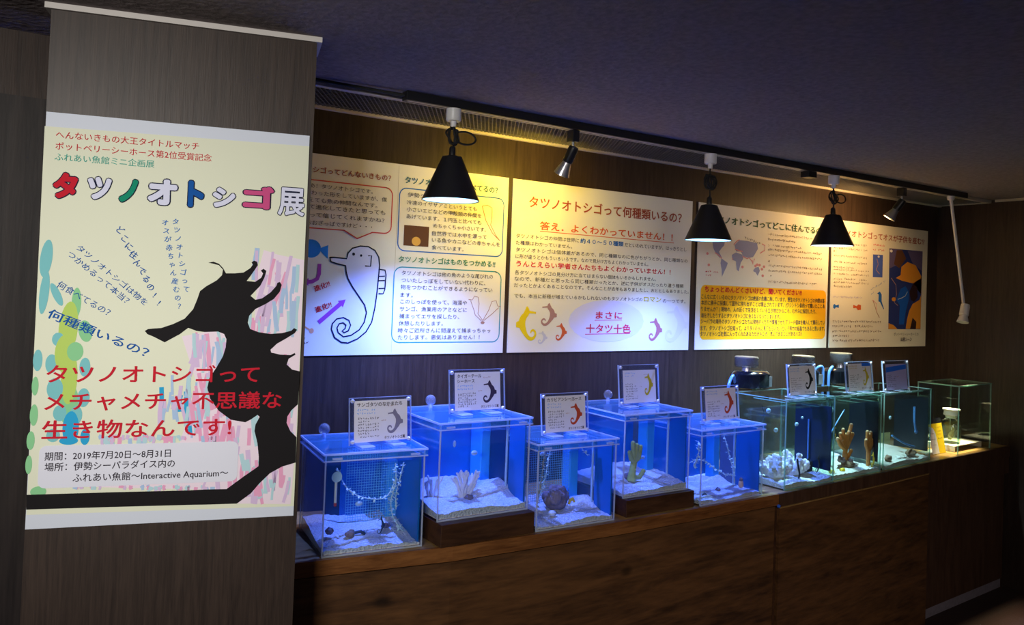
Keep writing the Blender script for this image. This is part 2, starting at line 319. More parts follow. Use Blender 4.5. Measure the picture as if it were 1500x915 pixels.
class Printer:
    """flat print on a sheet: x to the right, y down, ink lying on the face (towards local -Y)"""
    LIST = []
    def __init__(s, mb, y0, step): s.mb = mb; s.y0 = y0; s.st = step; s.texts = []; s.k = 0; Printer.LIST.append(s)
    def P(s, x, y, l): return (x, s.y0 - s.st*l, -y)
    def poly(s, pts, col, l):
        s.k += 1; l = l + (s.k % 7)*.1
        tri = tessellate_polygon([[Vector((x, -y, 0)) for x, y in pts]]); s.mb.add([s.P(x, y, l) for x, y in pts], [tuple(t) for t in tri], 'print_'+col)
    def line(s, pts, w, col, l):
        s.k += 1; l = l + (s.k % 23)*.04
        n = len(pts); vs = []; fs = []
        for i, (x, y) in enumerate(pts):
            a = pts[max(i-1, 0)]; b = pts[min(i+1, n-1)]; dx, dy = b[0]-a[0], b[1]-a[1]; L = math.hypot(dx, dy) or 1
            vs += [s.P(x-dy/L*w/2, y+dx/L*w/2, l), s.P(x+dy/L*w/2, y-dx/L*w/2, l)]
        for i in range(n-1): fs.append((2*i, 2*i+1, 2*i+3, 2*i+2))
        s.mb.add(vs, fs, 'print_'+col)
    def rr(s, x0, y0, x1, y1, r, w, col, l):
        pts = []
        for cx, cy, a0 in ((x1-r, y0+r, -90), (x1-r, y1-r, 0), (x0+r, y1-r, 90), (x0+r, y0+r, 180)):
            for k in range(6): a = math.radians(a0+18*k); pts.append((cx+r*math.cos(a), cy+r*math.sin(a)))
        if w: s.line(pts+[pts[0], pts[1]], w, col, l)
        else: s.poly(pts, col, l)
    def seahorse(s, x0, y0, x1, y1, col, l, flip=False):
        f = lambda u, v: ((x0+(x1-x0)*((1-u) if flip else u)), y0+(y1-y0)*v)
        pp = smoothpath(SEAH, 3); n = len(pp); L = []; R = []
        for i, (u, v, r) in enumerate(pp):
            a = pp[max(i-1, 0)]; b = pp[min(i+1, n-1)]; dx, dy = b[0]-a[0], b[1]-a[1]; q = math.hypot(dx, dy) or 1
            L.append(f(u-dy/q*r, v+dx/q*r)); R.append(f(u+dy/q*r, v-dx/q*r))
        vs = [s.P(*p, l) for p in L] + [s.P(*p, l) for p in R]
        s.mb.add(vs, [(i, i+1, n+i+1, n+i) for i in range(n-1)], 'print_'+col)
        s.poly([f(.45, .13), f(.44, .21), f(.14, .215), (f(.10, .235)), f(.08, .17), f(.14, .165)], col, l+.2)
        s.poly([f(.84, .42), f(.98, .46), f(.98, .60), f(.82, .62)], col, l+.2)
    def greek(s, x0, y0, x1, y1, h, col, l=3):
        L = math.hypot(x1-x0, y1-y0); n = max(1, int(L/(h*1.02))); ux, uy = (x1-x0)/L, (y1-y0)/L; R = random.Random(int((x0*31+y0*77)*1e4))
        for i in range(n):
            if R.random() < .04: continue
            cx = x0+ux*h*1.02*(i+.5); cy = y0+uy*h*1.02*(i+.5); k = R.randint(2, 4)
            for j in range(k):
                a = R.choice((0, 0, PI/2, PI/2, .7, -.7)); ln = h*R.uniform(.3, .8)/2; ox, oy = R.uniform(-.22, .22)*h, R.uniform(-.25, .25)*h
                s.line([(cx+ox-math.cos(a)*ln, cy+oy-math.sin(a)*ln), (cx+ox+math.cos(a)*ln, cy+oy+math.sin(a)*ln)], h*.13, col, l)
    def text(s, txt, x0, y0, x1, y1, h, col, bold=0, l=4, box=None, sy=None):
        c = bpy.data.curves.new('lettering', 'FONT'); c.body = txt; c.resolution_u = 2 if h < .03 else 4; c.fill_mode = 'FRONT'
        o = bpy.data.objects.new('lettering', c); COL.objects.link(o); s.texts.append((o, x0, y0, x1, y1, h, col, l, box, bold))
    def run(s, items):
        for it in items:
            k = it[0]
            if k == 't': s.text(*it[1:])
            elif k == 'v':
                _, txt, x0, y0, x1, y1, h, col, rot = it; n = len(txt); r = math.radians(-rot)
                for i, ch in enumerate(txt):
                    cx = x0+(x1-x0)*(i+.5)/n; cy = y0+(y1-y0)*(i+.5)/n; w = h*.46
                    s.text(ch, cx-w*math.cos(r), cy-w*math.sin(r), cx+w*math.cos(r), cy+w*math.sin(r), h, col, .01, 4)
            elif k == 'o':
                _, ch, x0, y0, x1, y1, col = it; b_ = (.050, .022) if ch == '展' else (.098, .060); s.text(ch, 0, 0, 0, 0, 1, 'navy', b_[0], 4, (x0, y0, x1, y1)); s.text(ch, 0, 0, 0, 0, 1, col, b_[1], 5.1, (x0, y0, x1, y1))
            elif k == 'p': s.poly(list(zip(it[3::2], it[4::2])), it[1], it[2])
            elif k == 'l': s.line(list(zip(it[4::2], it[5::2])), it[2], it[1], it[3])
            elif k == 'e':
                _, col, l, cx, cy, rx, ry, rot = it; r = math.radians(rot); n = 22
                s.poly([(cx+rx*math.cos(2*PI*i/n)*math.cos(r)-ry*math.sin(2*PI*i/n)*math.sin(r), cy+rx*math.cos(2*PI*i/n)*math.sin(r)+ry*math.sin(2*PI*i/n)*math.cos(r)) for i in range(n)], col, l)
            elif k == 'r': s.rr(*it[3:7], it[7], it[8], it[1], it[2])
            elif k == 'g': s.greek(*it[1:])
            elif k == 's': s.seahorse(*it[3:7], it[1], it[2], bool(it[7]))
    def flush(s, dg):
        for o, x0, y0, x1, y1, h, col, l, box, bold in s.texts:
            me = bpy.data.meshes.new_from_object(o.evaluated_get(dg)); V = [v.co.copy() for v in me.vertices]; F = [tuple(f.vertices) for f in me.polygons]; nch = len(o.data.body)
            bpy.data.meshes.remove(me); c = o.data; bpy.data.objects.remove(o); bpy.data.curves.remove(c)
            if not V: continue
            a0 = min(v.x for v in V); a1 = max(v.x for v in V); b0 = min(v.y for v in V); b1 = max(v.y for v in V)
            n = (12 if box else 4) if bold else 0   # heavier strokes: the same glyphs laid side by side
            offs = [(0, 0)] + [(bold*math.cos(2*PI*k/n), bold*math.sin(2*PI*k/n)) for k in range(n)]
            for q_, (ox, oy) in enumerate(offs):
                ll = l + q_*.07
                if box:
                    X0, Y0, X1, Y1 = box; e = .10; kx = (X1-X0)/(a1-a0+2*e); ky = (Y1-Y0)/(b1-b0+2*e)
                    vs = [s.P(X0+(v.x+ox-a0+e)*kx, Y1-(v.y+oy-b0+e)*ky, ll) for v in V]
                else:
                    W_ = math.hypot(x1-x0, y1-y0); ux, uy = (x1-x0)/W_, (y1-y0)/W_; kx = W_/(a1-a0) if nch > 1 else h; xs = 0 if nch > 1 else (W_-(a1-a0)*h)/2
                    vs = []
                    for v in V:
                        p = xs+(v.x+ox-a0)*kx; q = -(v.y+oy-.36)*h; vs.append(s.P(x0+ux*p-uy*q, y0+uy*p+ux*q, ll))
                s.mb.add(vs, F, 'print_'+col)

PRINTS = {
 'A': [
  ['p','cream',1,-0.0019,0.0349,0.6111,0.0276,0.6112,0.9625,0.0011,0.9528],
  ['t','へんないきもの大王タイトルマッチ',0.0223,0.0527,0.3418,0.0527,0.0198,'red'],
  ['t','ポットベリーシーホース第2位受賞記念',0.0228,0.0798,0.3728,0.0798,0.0197,'red'],
  ['t','ふれあい魚館ミニ企画展',0.0222,0.1059,0.2409,0.1059,0.0197,'teal'],
  ['o','タ',0.0198,0.1395,0.0773,0.207,'red'],
  ['o','ツ',0.0936,0.1441,0.1507,0.2043,'lilac'],
  ['o','ノ',0.1633,0.1443,0.2093,0.2064,'green'],
  ['o','オ',0.2267,0.1385,0.2996,0.2078,'lilac'],
  ['o','ト',0.3193,0.1369,0.3615,0.2082,'blue'],
  ['o','シ',0.3773,0.1491,0.4365,0.2042,'lilac'],
  ['o','ゴ',0.4492,0.1393,0.5311,0.2023,'pink'],
  ['o','展',0.5338,0.1336,0.6107,0.2181,'lilac'],
  ['v','タツノオトシゴって',0.2935,0.2341,0.3296,0.421,0.0163,'blue2',-8],
  ['v','オスが赤ちゃん産むの？',0.2695,0.2376,0.3153,0.4642,0.0162,'blue2',-8],
  ['v','どこに住んでるの!!',0.1671,0.2635,0.272,0.457,0.0193,'blue',-35],
  ['t','タツノオトシゴは物を',0.081,0.3173,0.2387,0.4497,0.0172,'blue'],
  ['t','つかめるって本当？',0.0626,0.3331,0.1968,0.4461,0.018,'blue'],
  ['t','何食べてるの？',0.0428,0.4075,0.157,0.4756,0.0195,'blue'],
  ['t','何種類いるの？',0.026,0.4777,0.2472,0.5719,0.0258,'blue',0.012],
  ['t','タツノオトシゴって',0.0286,0.623,0.5108,0.623,0.0464,'red',0.014],
  ['t','メチャメチャ不思議な',0.0275,0.6888,0.5686,0.6888,0.0463,'red',0.014],
  ['t','生き物なんです!',0.0251,0.7555,0.4484,0.7555,0.0477,'red',0.014],
  ['r','whiteblue',3.1,0.0215,0.7918,0.4685,0.8922,0.0158,0.0],
  ['t','期間：2019年7月20日～8月31日',0.0334,0.8174,0.3097,0.8174,0.0214,'ink',0.01],
  ['t','場所：伊勢シーパラダイス内の',0.0346,0.8427,0.3203,0.8427,0.0214,'ink',0.01],
  ['t','ふれあい魚館～Interactive Aquarium～',0.0953,0.8703,0.4463,0.8703,0.0216,'ink',0.01],
  ['p','black',3,0.3766,0.3429,0.3884,0.3397,0.4018,0.3442,0.4123,0.3551,0.4195,0.3678,0.4412,0.3668,0.4614,0.3641,0.478,0.3518,0.4836,0.3427,0.48,0.3375,0.4858,0.3325,0.4936,0.3351,0.4957,0.3438,0.4885,0.3566,0.4788,0.3721,0.4701,0.3852,0.4913,0.3865,0.5055,0.3753,0.5094,0.3644,0.5036,0.3573,0.51,0.3523,0.5173,0.3575,0.5133,0.3749,0.5038,0.3966,0.4906,0.4113,0.4813,0.4227,0.4931,0.4324,0.5096,0.4282,0.5298,0.4124,0.5436,0.395,0.5456,0.387,0.552,0.3846,0.5568,0.3921,0.5529,0.4094,0.5388,0.429,0.5185,0.4428,0.494,0.4563,0.4805,0.4732,0.4771,0.4909,0.484,0.5072,0.5048,0.5148,0.5338,0.5188,0.563,0.5162,0.5861,0.5093,0.5923,0.5027,0.6,0.5068,0.5949,0.5155,0.572,0.5309,0.5509,0.544,0.5359,0.5593,0.5379,0.5665,0.5607,0.5717,0.5863,0.5727,0.5967,0.5671,0.599,0.5714,0.5821,0.5822,0.5779,0.597,0.5919,0.6099,0.6116,0.6146,0.6102,0.7,0.594,0.7157,0.585,0.7314,0.5838,0.7473,0.5942,0.7687,0.6103,0.785,0.6108,0.8502,0.5775,0.8594,0.5478,0.8756,0.523,0.9004,0.5036,0.9245,0.4703,0.9491,0.3919,0.9478,0.3596,0.9468,0.1738,0.943,0.0005,0.9403,-0.0005,0.9055,0.1722,0.9074,0.3581,0.9107,0.3904,0.91,0.4445,0.9112,0.4818,0.8829,0.519,0.8565,0.5187,0.8327,0.514,0.7979,0.5055,0.7664,0.5071,0.7508,0.5166,0.7309,0.5112,0.7257,0.4963,0.7367,0.4821,0.7441,0.447,0.7371,0.4167,0.7138,0.3958,0.6835,0.3878,0.6555,0.3916,0.6322,0.4074,0.6047,0.4212,0.5771,0.4269,0.5545,0.4278,0.5337,0.4216,0.521,0.4071,0.5151,0.3759,0.5169,0.3562,0.5144,0.3364,0.5071,0.3178,0.523,0.2837,0.5439,0.2569,0.5299,0.2436,0.5244,0.2376,0.5168,0.2446,0.5117,0.275,0.5085,0.3008,0.4986,0.3274,0.4843,0.3458,0.4608,0.3545,0.4355,0.3602,0.4146,0.3744,0.402,0.3985,0.3862,0.4105,0.3726,0.4119,0.3586,0.402,0.3481,0.3886,0.3449],
  ['e','aqua',2,0.0155,0.3488,0.0129,0.0453,5],
  ['e','aqua',2,0.0151,0.4297,0.01,0.0516,4],
  ['e','aqua',2,0.0412,0.4336,0.0087,0.0292,-25],
  ['e','mint',2,0.0843,0.4516,0.0103,0.0359,0],
  ['e','lime',2,0.0697,0.5138,0.0204,0.0649,3],
  ['e','mint',2,0.1067,0.5196,0.0148,0.0261,-10],
  ['e','aqua',2,0.0492,0.5401,0.013,0.0161,0],
  ['e','lime',2,0.0653,0.5738,0.0218,0.0453,0],
  ['e','mint',2,0.0869,0.5687,0.0176,0.0227,0],
  ['e','aqua',2,0.1093,0.6059,0.0118,0.0228,0],
  ['e','aqua',2,0.0086,0.5903,0.0099,0.0256,0],
  ['e','aqua',2,0.0376,0.5982,0.0129,0.0225,0],
  ['e','lime',2,0.0767,0.6302,0.0175,0.0646,0],
  ['e','mint',2,0.0059,0.6509,0.0071,0.0223,0],
  ['e','aqua',2,0.0476,0.6575,0.0173,0.0257,0],
  ['e','aqua',2,0.1097,0.6789,0.0133,0.0227,0],
  ['e','mint',2,0.0064,0.7191,0.0085,0.0254,0],
  ['e','mint',2,0.0783,0.6947,0.0218,0.0483,0],
  ['e','aqua',2,0.0605,0.7153,0.0144,0.0192,0],
  ['e','aqua',2,0.0956,0.7207,0.0132,0.0226,0],
  ['e','azure',2,0.0853,0.751,0.0175,0.0402,0],
  ['e','azure',2,0.1171,0.7728,0.0103,0.0194,0],
  ['e','mint',2,0.0023,0.779,0.0084,0.0221,0],
  ['e','aqua',2,0.0486,0.7676,0.0143,0.016,0],
  ['e','azure',2,0.0824,0.7814,0.0203,0.0096,0],
  ['e','mint',2,0.0009,0.8355,0.007,0.022,0],
  ['e','mint',2,0.0237,0.8994,0.017,0.0126,0],
  ['p','spale',1.4,0.4957,0.3669,0.5088,0.304,0.5441,0.3145,0.6101,0.3253,0.6091,0.7902,0.6029,0.9568,0.4659,0.9488,0.3904,0.9107,0.0978,0.8906,0.0972,0.8795,0.3092,0.8816,0.3633,0.6475,0.3228,0.5287,0.4233,0.5061,0.4936,0.4905],
  ['l','sblue',0.0058,2,0.5801,0.4078,0.5814,0.4462,0.5836,0.4845],
  ['l','smauve',0.007,2,0.4915,0.3064,0.4925,0.3551,0.4941,0.4037],
  ['l','saqua',0.0089,2,0.5998,0.4197,0.5963,0.4656,0.5975,0.5112],
  ['l','smauve',0.0102,2,0.5493,0.3342,0.547,0.3804,0.5407,0.4266],
  ['l','smauve',0.0103,2,0.516,0.4224,0.5145,0.4682,0.5129,0.5138],
  ['l','spink',0.0076,2,0.5356,0.3254,0.5284,0.3591,0.5248,0.3925],
  ['l','spink',0.0077,2,0.5663,0.3582,0.5537,0.401,0.5411,0.4436],
  ['l','smauve',0.006,2,0.5436,0.3296,0.5442,0.3566,0.5411,0.3838],
  ['l','smauve',0.0093,2,0.5319,0.4295,0.5287,0.4646,0.523,0.4996],
  ['l','sblue',0.01,2,0.5648,0.3912,0.5592,0.4282,0.5577,0.465],
  ['l','sblue',0.0068,2,0.5665,0.3843,0.5706,0.4194,0.5716,0.4545],
  ['l','smauve',0.0124,2,0.5321,0.3966,0.5257,0.436,0.517,0.4753],
  ['l','smauve',0.0083,2,0.5772,0.3161,0.5699,0.3586,0.5628,0.4008],
  ['l','saqua',0.0084,2,0.5951,0.3383,0.5953,0.3744,0.594,0.4104],
  ['l','smauve',0.0067,2,0.5955,0.4235,0.5846,0.4565,0.5774,0.4892],
  ['l','smauve',0.0064,2,0.5314,0.3076,0.5278,0.3534,0.5239,0.399],
  ['l','smauve',0.0115,2,0.5173,0.3665,0.5084,0.4044,0.5,0.442],
  ['l','sblue',0.0119,2,0.4926,0.3,0.4916,0.3307,0.4867,0.3616],
  ['l','spink',0.0078,2,0.5419,0.3602,0.5514,0.4005,0.5621,0.4408],
  ['l','smauve',0.0103,2,0.556,0.399,0.5552,0.4369,0.5596,0.4747],
  ['l','spink',0.0057,2,0.4914,0.3203,0.4935,0.3515,0.4946,0.3828],
  ['l','sblue',0.0103,2,0.587,0.3433,0.5864,0.3784,0.5828,0.4135],
  ['l','smauve',0.0091,2,0.5163,0.419,0.5066,0.4553,0.4971,0.4915],
  ['l','sblue',0.0112,2,0.492,0.3056,0.4872,0.344,0.4874,0.3821],
  ['l','smauve',0.0091,2,0.5506,0.3648,0.5438,0.4043,0.5371,0.4437],
  ['l','saqua',0.0067,2,0.553,0.4576,0.5506,0.4916,0.543,0.5255],
  ['l','spink',0.0072,2,0.5733,0.5703,0.573,0.599,0.5778,0.6276],
  ['l','spink',0.007,2,0.512,0.5561,0.5063,0.5812,0.5051,0.6063],
  ['l','spink',0.0085,2,0.5044,0.5272,0.5062,0.5601,0.5081,0.593],
  ['l','sblue',0.0068,2,0.5906,0.4489,0.5891,0.4877,0.5894,0.5263],
  ['l','saqua',0.0053,2,0.494,0.568,0.4899,0.5976,0.4887,0.6271],
  ['l','spink',0.007,2,0.5311,0.5146,0.5301,0.5582,0.5279,0.6016],
  ['l','sblue',0.011,2,0.5899,0.4328,0.5892,0.4743,0.5872,0.5156],
  ['l','sblue',0.0088,2,0.539,0.435,0.5447,0.4736,0.5516,0.5122],
  ['l','smauve',0.0058,2,0.521,0.4285,0.5162,0.4564,0.512,0.4841],
  ['l','saqua',0.0079,2,0.4812,0.4452,0.4828,0.4872,0.4798,0.5292],
  ['l','spink',0.0058,2,0.4933,0.485,0.493,0.5244,0.4909,0.5638],
  ['l','spink',0.012,2,0.5115,0.4957,0.5094,0.5232,0.5117,0.5506],
  ['l','sblue',0.0104,2,0.5415,0.4477,0.5444,0.4787,0.549,0.5096],
  ['l','sblue',0.0077,2,0.5307,0.4803,0.5284,0.5174,0.5267,0.5543],
  ['l','spink',0.0092,2,0.4875,0.4783,0.4876,0.521,0.4869,0.5636],
  ['l','saqua',0.0089,2,0.5763,0.4587,0.5789,0.488,0.5765,0.5174],
  ['l','spink',0.0114,2,0.4986,0.5439,0.5039,0.5759,0.5091,0.6078],
  ['l','spink',0.0108,2,0.5092,0.4739,0.5045,0.5139,0.5048,0.5536],
  ['l','saqua',0.0064,2,0.5023,0.479,0.5061,0.5016,0.5065,0.5244],
  ['l','sblue',0.0055,2,0.3569,0.5539,0.3568,0.5752,0.3526,0.5965],
  ['l','saqua',0.007,2,0.4069,0.5141,0.4178,0.5583,0.4316,0.6026],
  ['l','saqua',0.0071,2,0.422,0.5308,0.4164,0.5663,0.4086,0.6017],
  ['l','smauve',0.0098,2,0.424,0.5419,0.4263,0.5657,0.427,0.5894],
  ['l','smauve',0.0092,2,0.3574,0.5289,0.3523,0.5632,0.3502,0.5973],
  ['l','smauve',0.0099,2,0.3579,0.5575,0.3532,0.5929,0.3447,0.6282],
  ['l','spink',0.0058,2,0.4059,0.5294,0.413,0.5657,0.4182,0.602],
  ['l','saqua',0.0066,2,0.3811,0.539,0.3774,0.5792,0.3756,0.6192],
  ['l','spink',0.0054,2,0.3564,0.5178,0.3531,0.5471,0.3518,0.5762],
  ['l','smauve',0.0114,2,0.3566,0.5218,0.3572,0.5634,0.3619,0.605],
  ['l','smauve',0.0102,2,0.3657,0.5394,0.3573,0.5682,0.3451,0.5969],
  ['l','smauve',0.006,2,0.3759,0.5255,0.3777,0.5703,0.3779,0.6151],
  ['l','sblue',0.0081,2,0.4091,0.5597,0.41,0.5818,0.4104,0.6039],
  ['l','sblue',0.0097,2,0.4045,0.5403,0.4142,0.5746,0.4195,0.6089],
  ['l','saqua',0.0082,2,0.3506,0.5205,0.3521,0.5508,0.3568,0.5811],
  ['l','sblue',0.0058,2,0.3985,0.5532,0.3963,0.5747,0.3942,0.5961],
  ['l','sblue',0.0067,2,0.3718,0.5244,0.3751,0.5644,0.3816,0.6044],
  ['l','spink',0.0109,2,0.3802,0.521,0.3869,0.5665,0.3908,0.612],
  ['l','smauve',0.0097,2,0.3694,0.5361,0.3666,0.5602,0.3669,0.5842],
  ['l','saqua',0.0073,2,0.4207,0.5405,0.4172,0.5768,0.4165,0.6131],
  ['l','spink',0.0077,2,0.3856,0.6217,0.3803,0.6484,0.3766,0.6751],
  ['l','spink',0.0108,2,0.36,0.6637,0.3563,0.7055,0.3517,0.7472],
  ['l','spink',0.0119,2,0.3978,0.6627,0.4013,0.6863,0.4027,0.7098],
  ['l','saqua',0.0065,2,0.388,0.6541,0.3882,0.6939,0.3869,0.7336],
  ['l','sblue',0.0095,2,0.4331,0.6645,0.4289,0.6866,0.4289,0.7087],
  ['l','spink',0.0058,2,0.392,0.7096,0.3925,0.7321,0.3891,0.7544],
  ['l','smauve',0.0103,2,0.352,0.6982,0.3518,0.724,0.3553,0.7499],
  ['l','spink',0.0082,2,0.3913,0.7011,0.3925,0.73,0.3948,0.7589],
  ['l','sblue',0.008,2,0.4304,0.6131,0.4289,0.6419,0.4283,0.6706],
  ['l','spink',0.0068,2,0.3603,0.6513,0.3674,0.6868,0.3724,0.7222],
  ['l','smauve',0.0076,2,0.3826,0.6559,0.3842,0.6809,0.3878,0.7058],
  ['l','spink',0.0088,2,0.4447,0.6389,0.4436,0.6647,0.4435,0.6905],
  ['l','smauve',0.0083,2,0.413,0.6073,0.4149,0.6487,0.4174,0.69],
  ['l','sblue',0.0075,2,0.3664,0.6951,0.3716,0.7256,0.3782,0.7562],
  ['l','saqua',0.008,2,0.3457,0.7029,0.343,0.7269,0.3404,0.7508],
  ['l','smauve',0.0081,2,0.4121,0.6066,0.4049,0.638,0.4026,0.6693],
  ['l','spink',0.0076,2,0.3909,0.6555,0.3967,0.6838,0.4008,0.7121],
  ['l','smauve',0.0085,2,0.4331,0.6903,0.4276,0.7106,0.4214,0.7308],
  ['l','spink',0.009,2,0.4306,0.6818,0.4321,0.7049,0.4325,0.7279],
  ['l','spink',0.0084,2,0.3648,0.7048,0.3727,0.747,0.3781,0.7891],
  ['l','spink',0.0115,2,0.4089,0.6308,0.4082,0.6699,0.4044,0.7088],
  ['l','smauve',0.006,2,0.3425,0.6312,0.3464,0.6704,0.3473,0.7095],
  ['l','sblue',0.0052,2,0.3617,0.6424,0.3619,0.6644,0.3612,0.6864],
  ['l','smauve',0.0093,2,0.4044,0.6208,0.3967,0.6592,0.3919,0.6975],
  ['l','smauve',0.0069,2,0.4296,0.6507,0.4292,0.6829,0.4292,0.715],
  ['l','smauve',0.0079,2,0.4199,0.6559,0.4195,0.6893,0.4184,0.7226],
  ['l','spink',0.0086,2,0.4455,0.6088,0.442,0.6403,0.4424,0.6718],
  ['l','smauve',0.0064,2,0.3922,0.6137,0.3907,0.6361,0.385,0.6585],
  ['l','saqua',0.0086,2,0.3598,0.7141,0.3641,0.7427,0.3657,0.7712],
  ['l','sblue',0.006,2,0.4392,0.699,0.4373,0.7236,0.4399,0.7483],
  ['l','spink',0.009,2,0.3662,0.6195,0.3739,0.6531,0.3843,0.6868],
  ['l','spink',0.0101,2,0.3818,0.7048,0.3743,0.7376,0.3684,0.7702],
  ['l','sblue',0.0101,2,0.3436,0.6316,0.3428,0.6559,0.3393,0.6801],
  ['l','saqua',0.0084,2,0.343,0.6229,0.3444,0.6517,0.3478,0.6805],
  ['l','saqua',0.0103,2,0.399,0.6722,0.3938,0.7001,0.3901,0.7279],
  ['l','smauve',0.0055,2,0.3853,0.6193,0.3897,0.6462,0.3902,0.6731],
  ['l','spink',0.0076,2,0.4215,0.6702,0.418,0.7083,0.4138,0.7463],
  ['l','smauve',0.0054,2,0.4366,0.6652,0.4355,0.6891,0.4306,0.7129],
  ['l','spink',0.0099,2,0.3505,0.6943,0.3548,0.7161,0.3593,0.7379],
  ['l','saqua',0.007,2,0.3883,0.6292,0.3863,0.6703,0.3836,0.7111],
  ['l','smauve',0.0117,2,0.3199,0.675,0.3158,0.6926,0.3098,0.7102],
  ['l','azure',0.009,2,0.3272,0.6741,0.3243,0.6948,0.326,0.7156],
  ['l','sblue',0.0071,2,0.307,0.6762,0.3166,0.7082,0.322,0.74],
  ['l','sblue',0.0058,2,0.3031,0.6665,0.3014,0.6909,0.2969,0.7152],
  ['l','sblue',0.0109,2,0.3101,0.6851,0.3133,0.7093,0.3175,0.7335],
  ['l','smauve',0.0075,2,0.2893,0.6837,0.2909,0.701,0.2903,0.7182],
  ['l','azure',0.0114,2,0.3457,0.7117,0.3485,0.7417,0.3524,0.7717],
  ['l','sblue',0.0065,2,0.3048,0.6246,0.3055,0.6491,0.3071,0.6735],
  ['l','azure',0.01,2,0.3381,0.6652,0.3405,0.6941,0.3402,0.7229],
  ['l','azure',0.0104,2,0.2815,0.6544,0.2831,0.6818,0.282,0.7091],
  ['l','smauve',0.0073,2,0.3284,0.6948,0.3369,0.7269,0.3439,0.759],
  ['l','sblue',0.0089,2,0.2898,0.7064,0.2879,0.7239,0.2868,0.7414],
  ['l','sblue',0.0092,2,0.3078,0.6837,0.3124,0.7092,0.3149,0.7346],
  ['l','smauve',0.0103,2,0.283,0.6843,0.2805,0.7161,0.2818,0.7479],
  ['l','smauve',0.0089,2,0.3262,0.6509,0.3245,0.6739,0.3229,0.6968],
  ['l','smauve',0.0062,2,0.3403,0.6584,0.3469,0.6773,0.3489,0.696],
  ['l','spink',0.0106,2,0.4419,0.7353,0.4457,0.7625,0.4445,0.7895],
  ['l','spink',0.0117,2,0.4131,0.7215,0.4149,0.7596,0.4128,0.7975],
  ['l','spink',0.01,2,0.434,0.7476,0.428,0.7768,0.4251,0.8059],
  ['l','spink',0.0103,2,0.4469,0.8577,0.4506,0.8875,0.4527,0.9171],
  ['l','spink',0.0055,2,0.4058,0.7271,0.4042,0.7569,0.4037,0.7867],
  ['l','smauve',0.0089,2,0.409,0.8182,0.407,0.8405,0.4015,0.8625],
  ['l','saqua',0.0104,2,0.4917,0.8628,0.4915,0.8824,0.4923,0.902],
  ['l','smauve',0.0096,2,0.3923,0.7971,0.3851,0.8194,0.3803,0.8418],
  ['l','smauve',0.0085,2,0.4676,0.7522,0.4639,0.7883,0.4637,0.8243],
  ['l','spink',0.0088,2,0.4423,0.7596,0.443,0.7934,0.4395,0.827],
  ['l','smauve',0.0093,2,0.4682,0.8045,0.4656,0.8239,0.4589,0.8432],
  ['l','spink',0.0094,2,0.3952,0.7806,0.3963,0.8055,0.3975,0.8303],
  ['l','smauve',0.0116,2,0.491,0.8146,0.4936,0.8371,0.4943,0.8595],
  ['l','smauve',0.0081,2,0.4016,0.8131,0.4034,0.8301,0.4023,0.8471],
  ['l','smauve',0.0064,2,0.4565,0.8172,0.4533,0.8431,0.4461,0.8687],
  ['l','spink',0.0072,2,0.494,0.8596,0.4936,0.8971,0.4901,0.9343],
  ['l','spink',0.0064,2,0.4422,0.7319,0.436,0.769,0.4294,0.8058],
  ['l','spink',0.0091,2,0.4927,0.7597,0.4933,0.7815,0.493,0.8033],
  ['l','saqua',0.0121,2,0.4893,0.8389,0.494,0.8619,0.4953,0.8848],
  ['l','smauve',0.0084,2,0.4522,0.7665,0.4518,0.8028,0.4488,0.8389],
  ['l','saqua',0.0103,2,0.4756,0.8239,0.4808,0.8454,0.4852,0.8668],
  ['l','saqua',0.0073,2,0.4983,0.7287,0.5028,0.7671,0.5116,0.8057],
  ['l','spink',0.0082,2,0.5128,0.8408,0.5175,0.8792,0.5253,0.9176],
  ['l','spink',0.0091,2,0.4512,0.754,0.4543,0.7746,0.4544,0.7952],
  ['l','spink',0.0118,2,0.3858,0.7421,0.3899,0.7709,0.3936,0.7997],
  ['l','spink',0.0056,2,0.4412,0.7184,0.4464,0.7449,0.4471,0.7714],
  ['l','saqua',0.0121,2,0.5045,0.7204,0.5101,0.7443,0.5126,0.7682],
  ['l','spink',0.0063,2,0.4183,0.7758,0.4174,0.8072,0.4184,0.8386],
  ['l','smauve',0.0104,2,0.4176,0.8561,0.4213,0.8884,0.4248,0.9207],
  ['l','spink',0.0097,2,0.4097,0.8228,0.413,0.8512,0.4207,0.8798],
  ['l','smauve',0.0055,2,0.4084,0.8515,0.3976,0.8798,0.3867,0.908],
  ['l','spink',0.0069,2,0.3849,0.74,0.3867,0.758,0.3871,0.776],
  ['l','spink',0.0068,2,0.4601,0.8231,0.4601,0.8612,0.462,0.8993],
  ['l','saqua',0.0061,2,0.4892,0.8193,0.4937,0.8529,0.4942,0.8862],
  ['l','smauve',0.0103,2,0.5902,0.6877,0.5877,0.7082,0.5808,0.7286],
  ['l','spink',0.0082,2,0.5866,0.621,0.5906,0.6367,0.5908,0.6524],
  ['l','smauve',0.0061,2,0.5938,0.7108,0.5935,0.723,0.5938,0.7353],
  ['l','saqua',0.0098,2,0.5975,0.6736,0.5955,0.6848,0.5955,0.696],
  ['l','spink',0.0068,2,0.5863,0.6586,0.5792,0.6818,0.5762,0.705],
  ['l','smauve',0.0065,2,0.5814,0.5944,0.5785,0.6076,0.5794,0.6208],
  ['l','spink',0.0091,2,0.5848,0.6428,0.5812,0.6662,0.5821,0.6895],
  ['l','saqua',0.008,2,0.5949,0.7006,0.5951,0.7173,0.5933,0.734],
  ['l','spink',0.009,2,0.5853,0.6113,0.5858,0.627,0.5887,0.6427],
  ['l','spink',0.0061,2,0.5865,0.6192,0.5853,0.6374,0.5825,0.6555],
  ['l','smauve',0.0072,2,0.5954,0.6203,0.5949,0.6366,0.5952,0.6529],
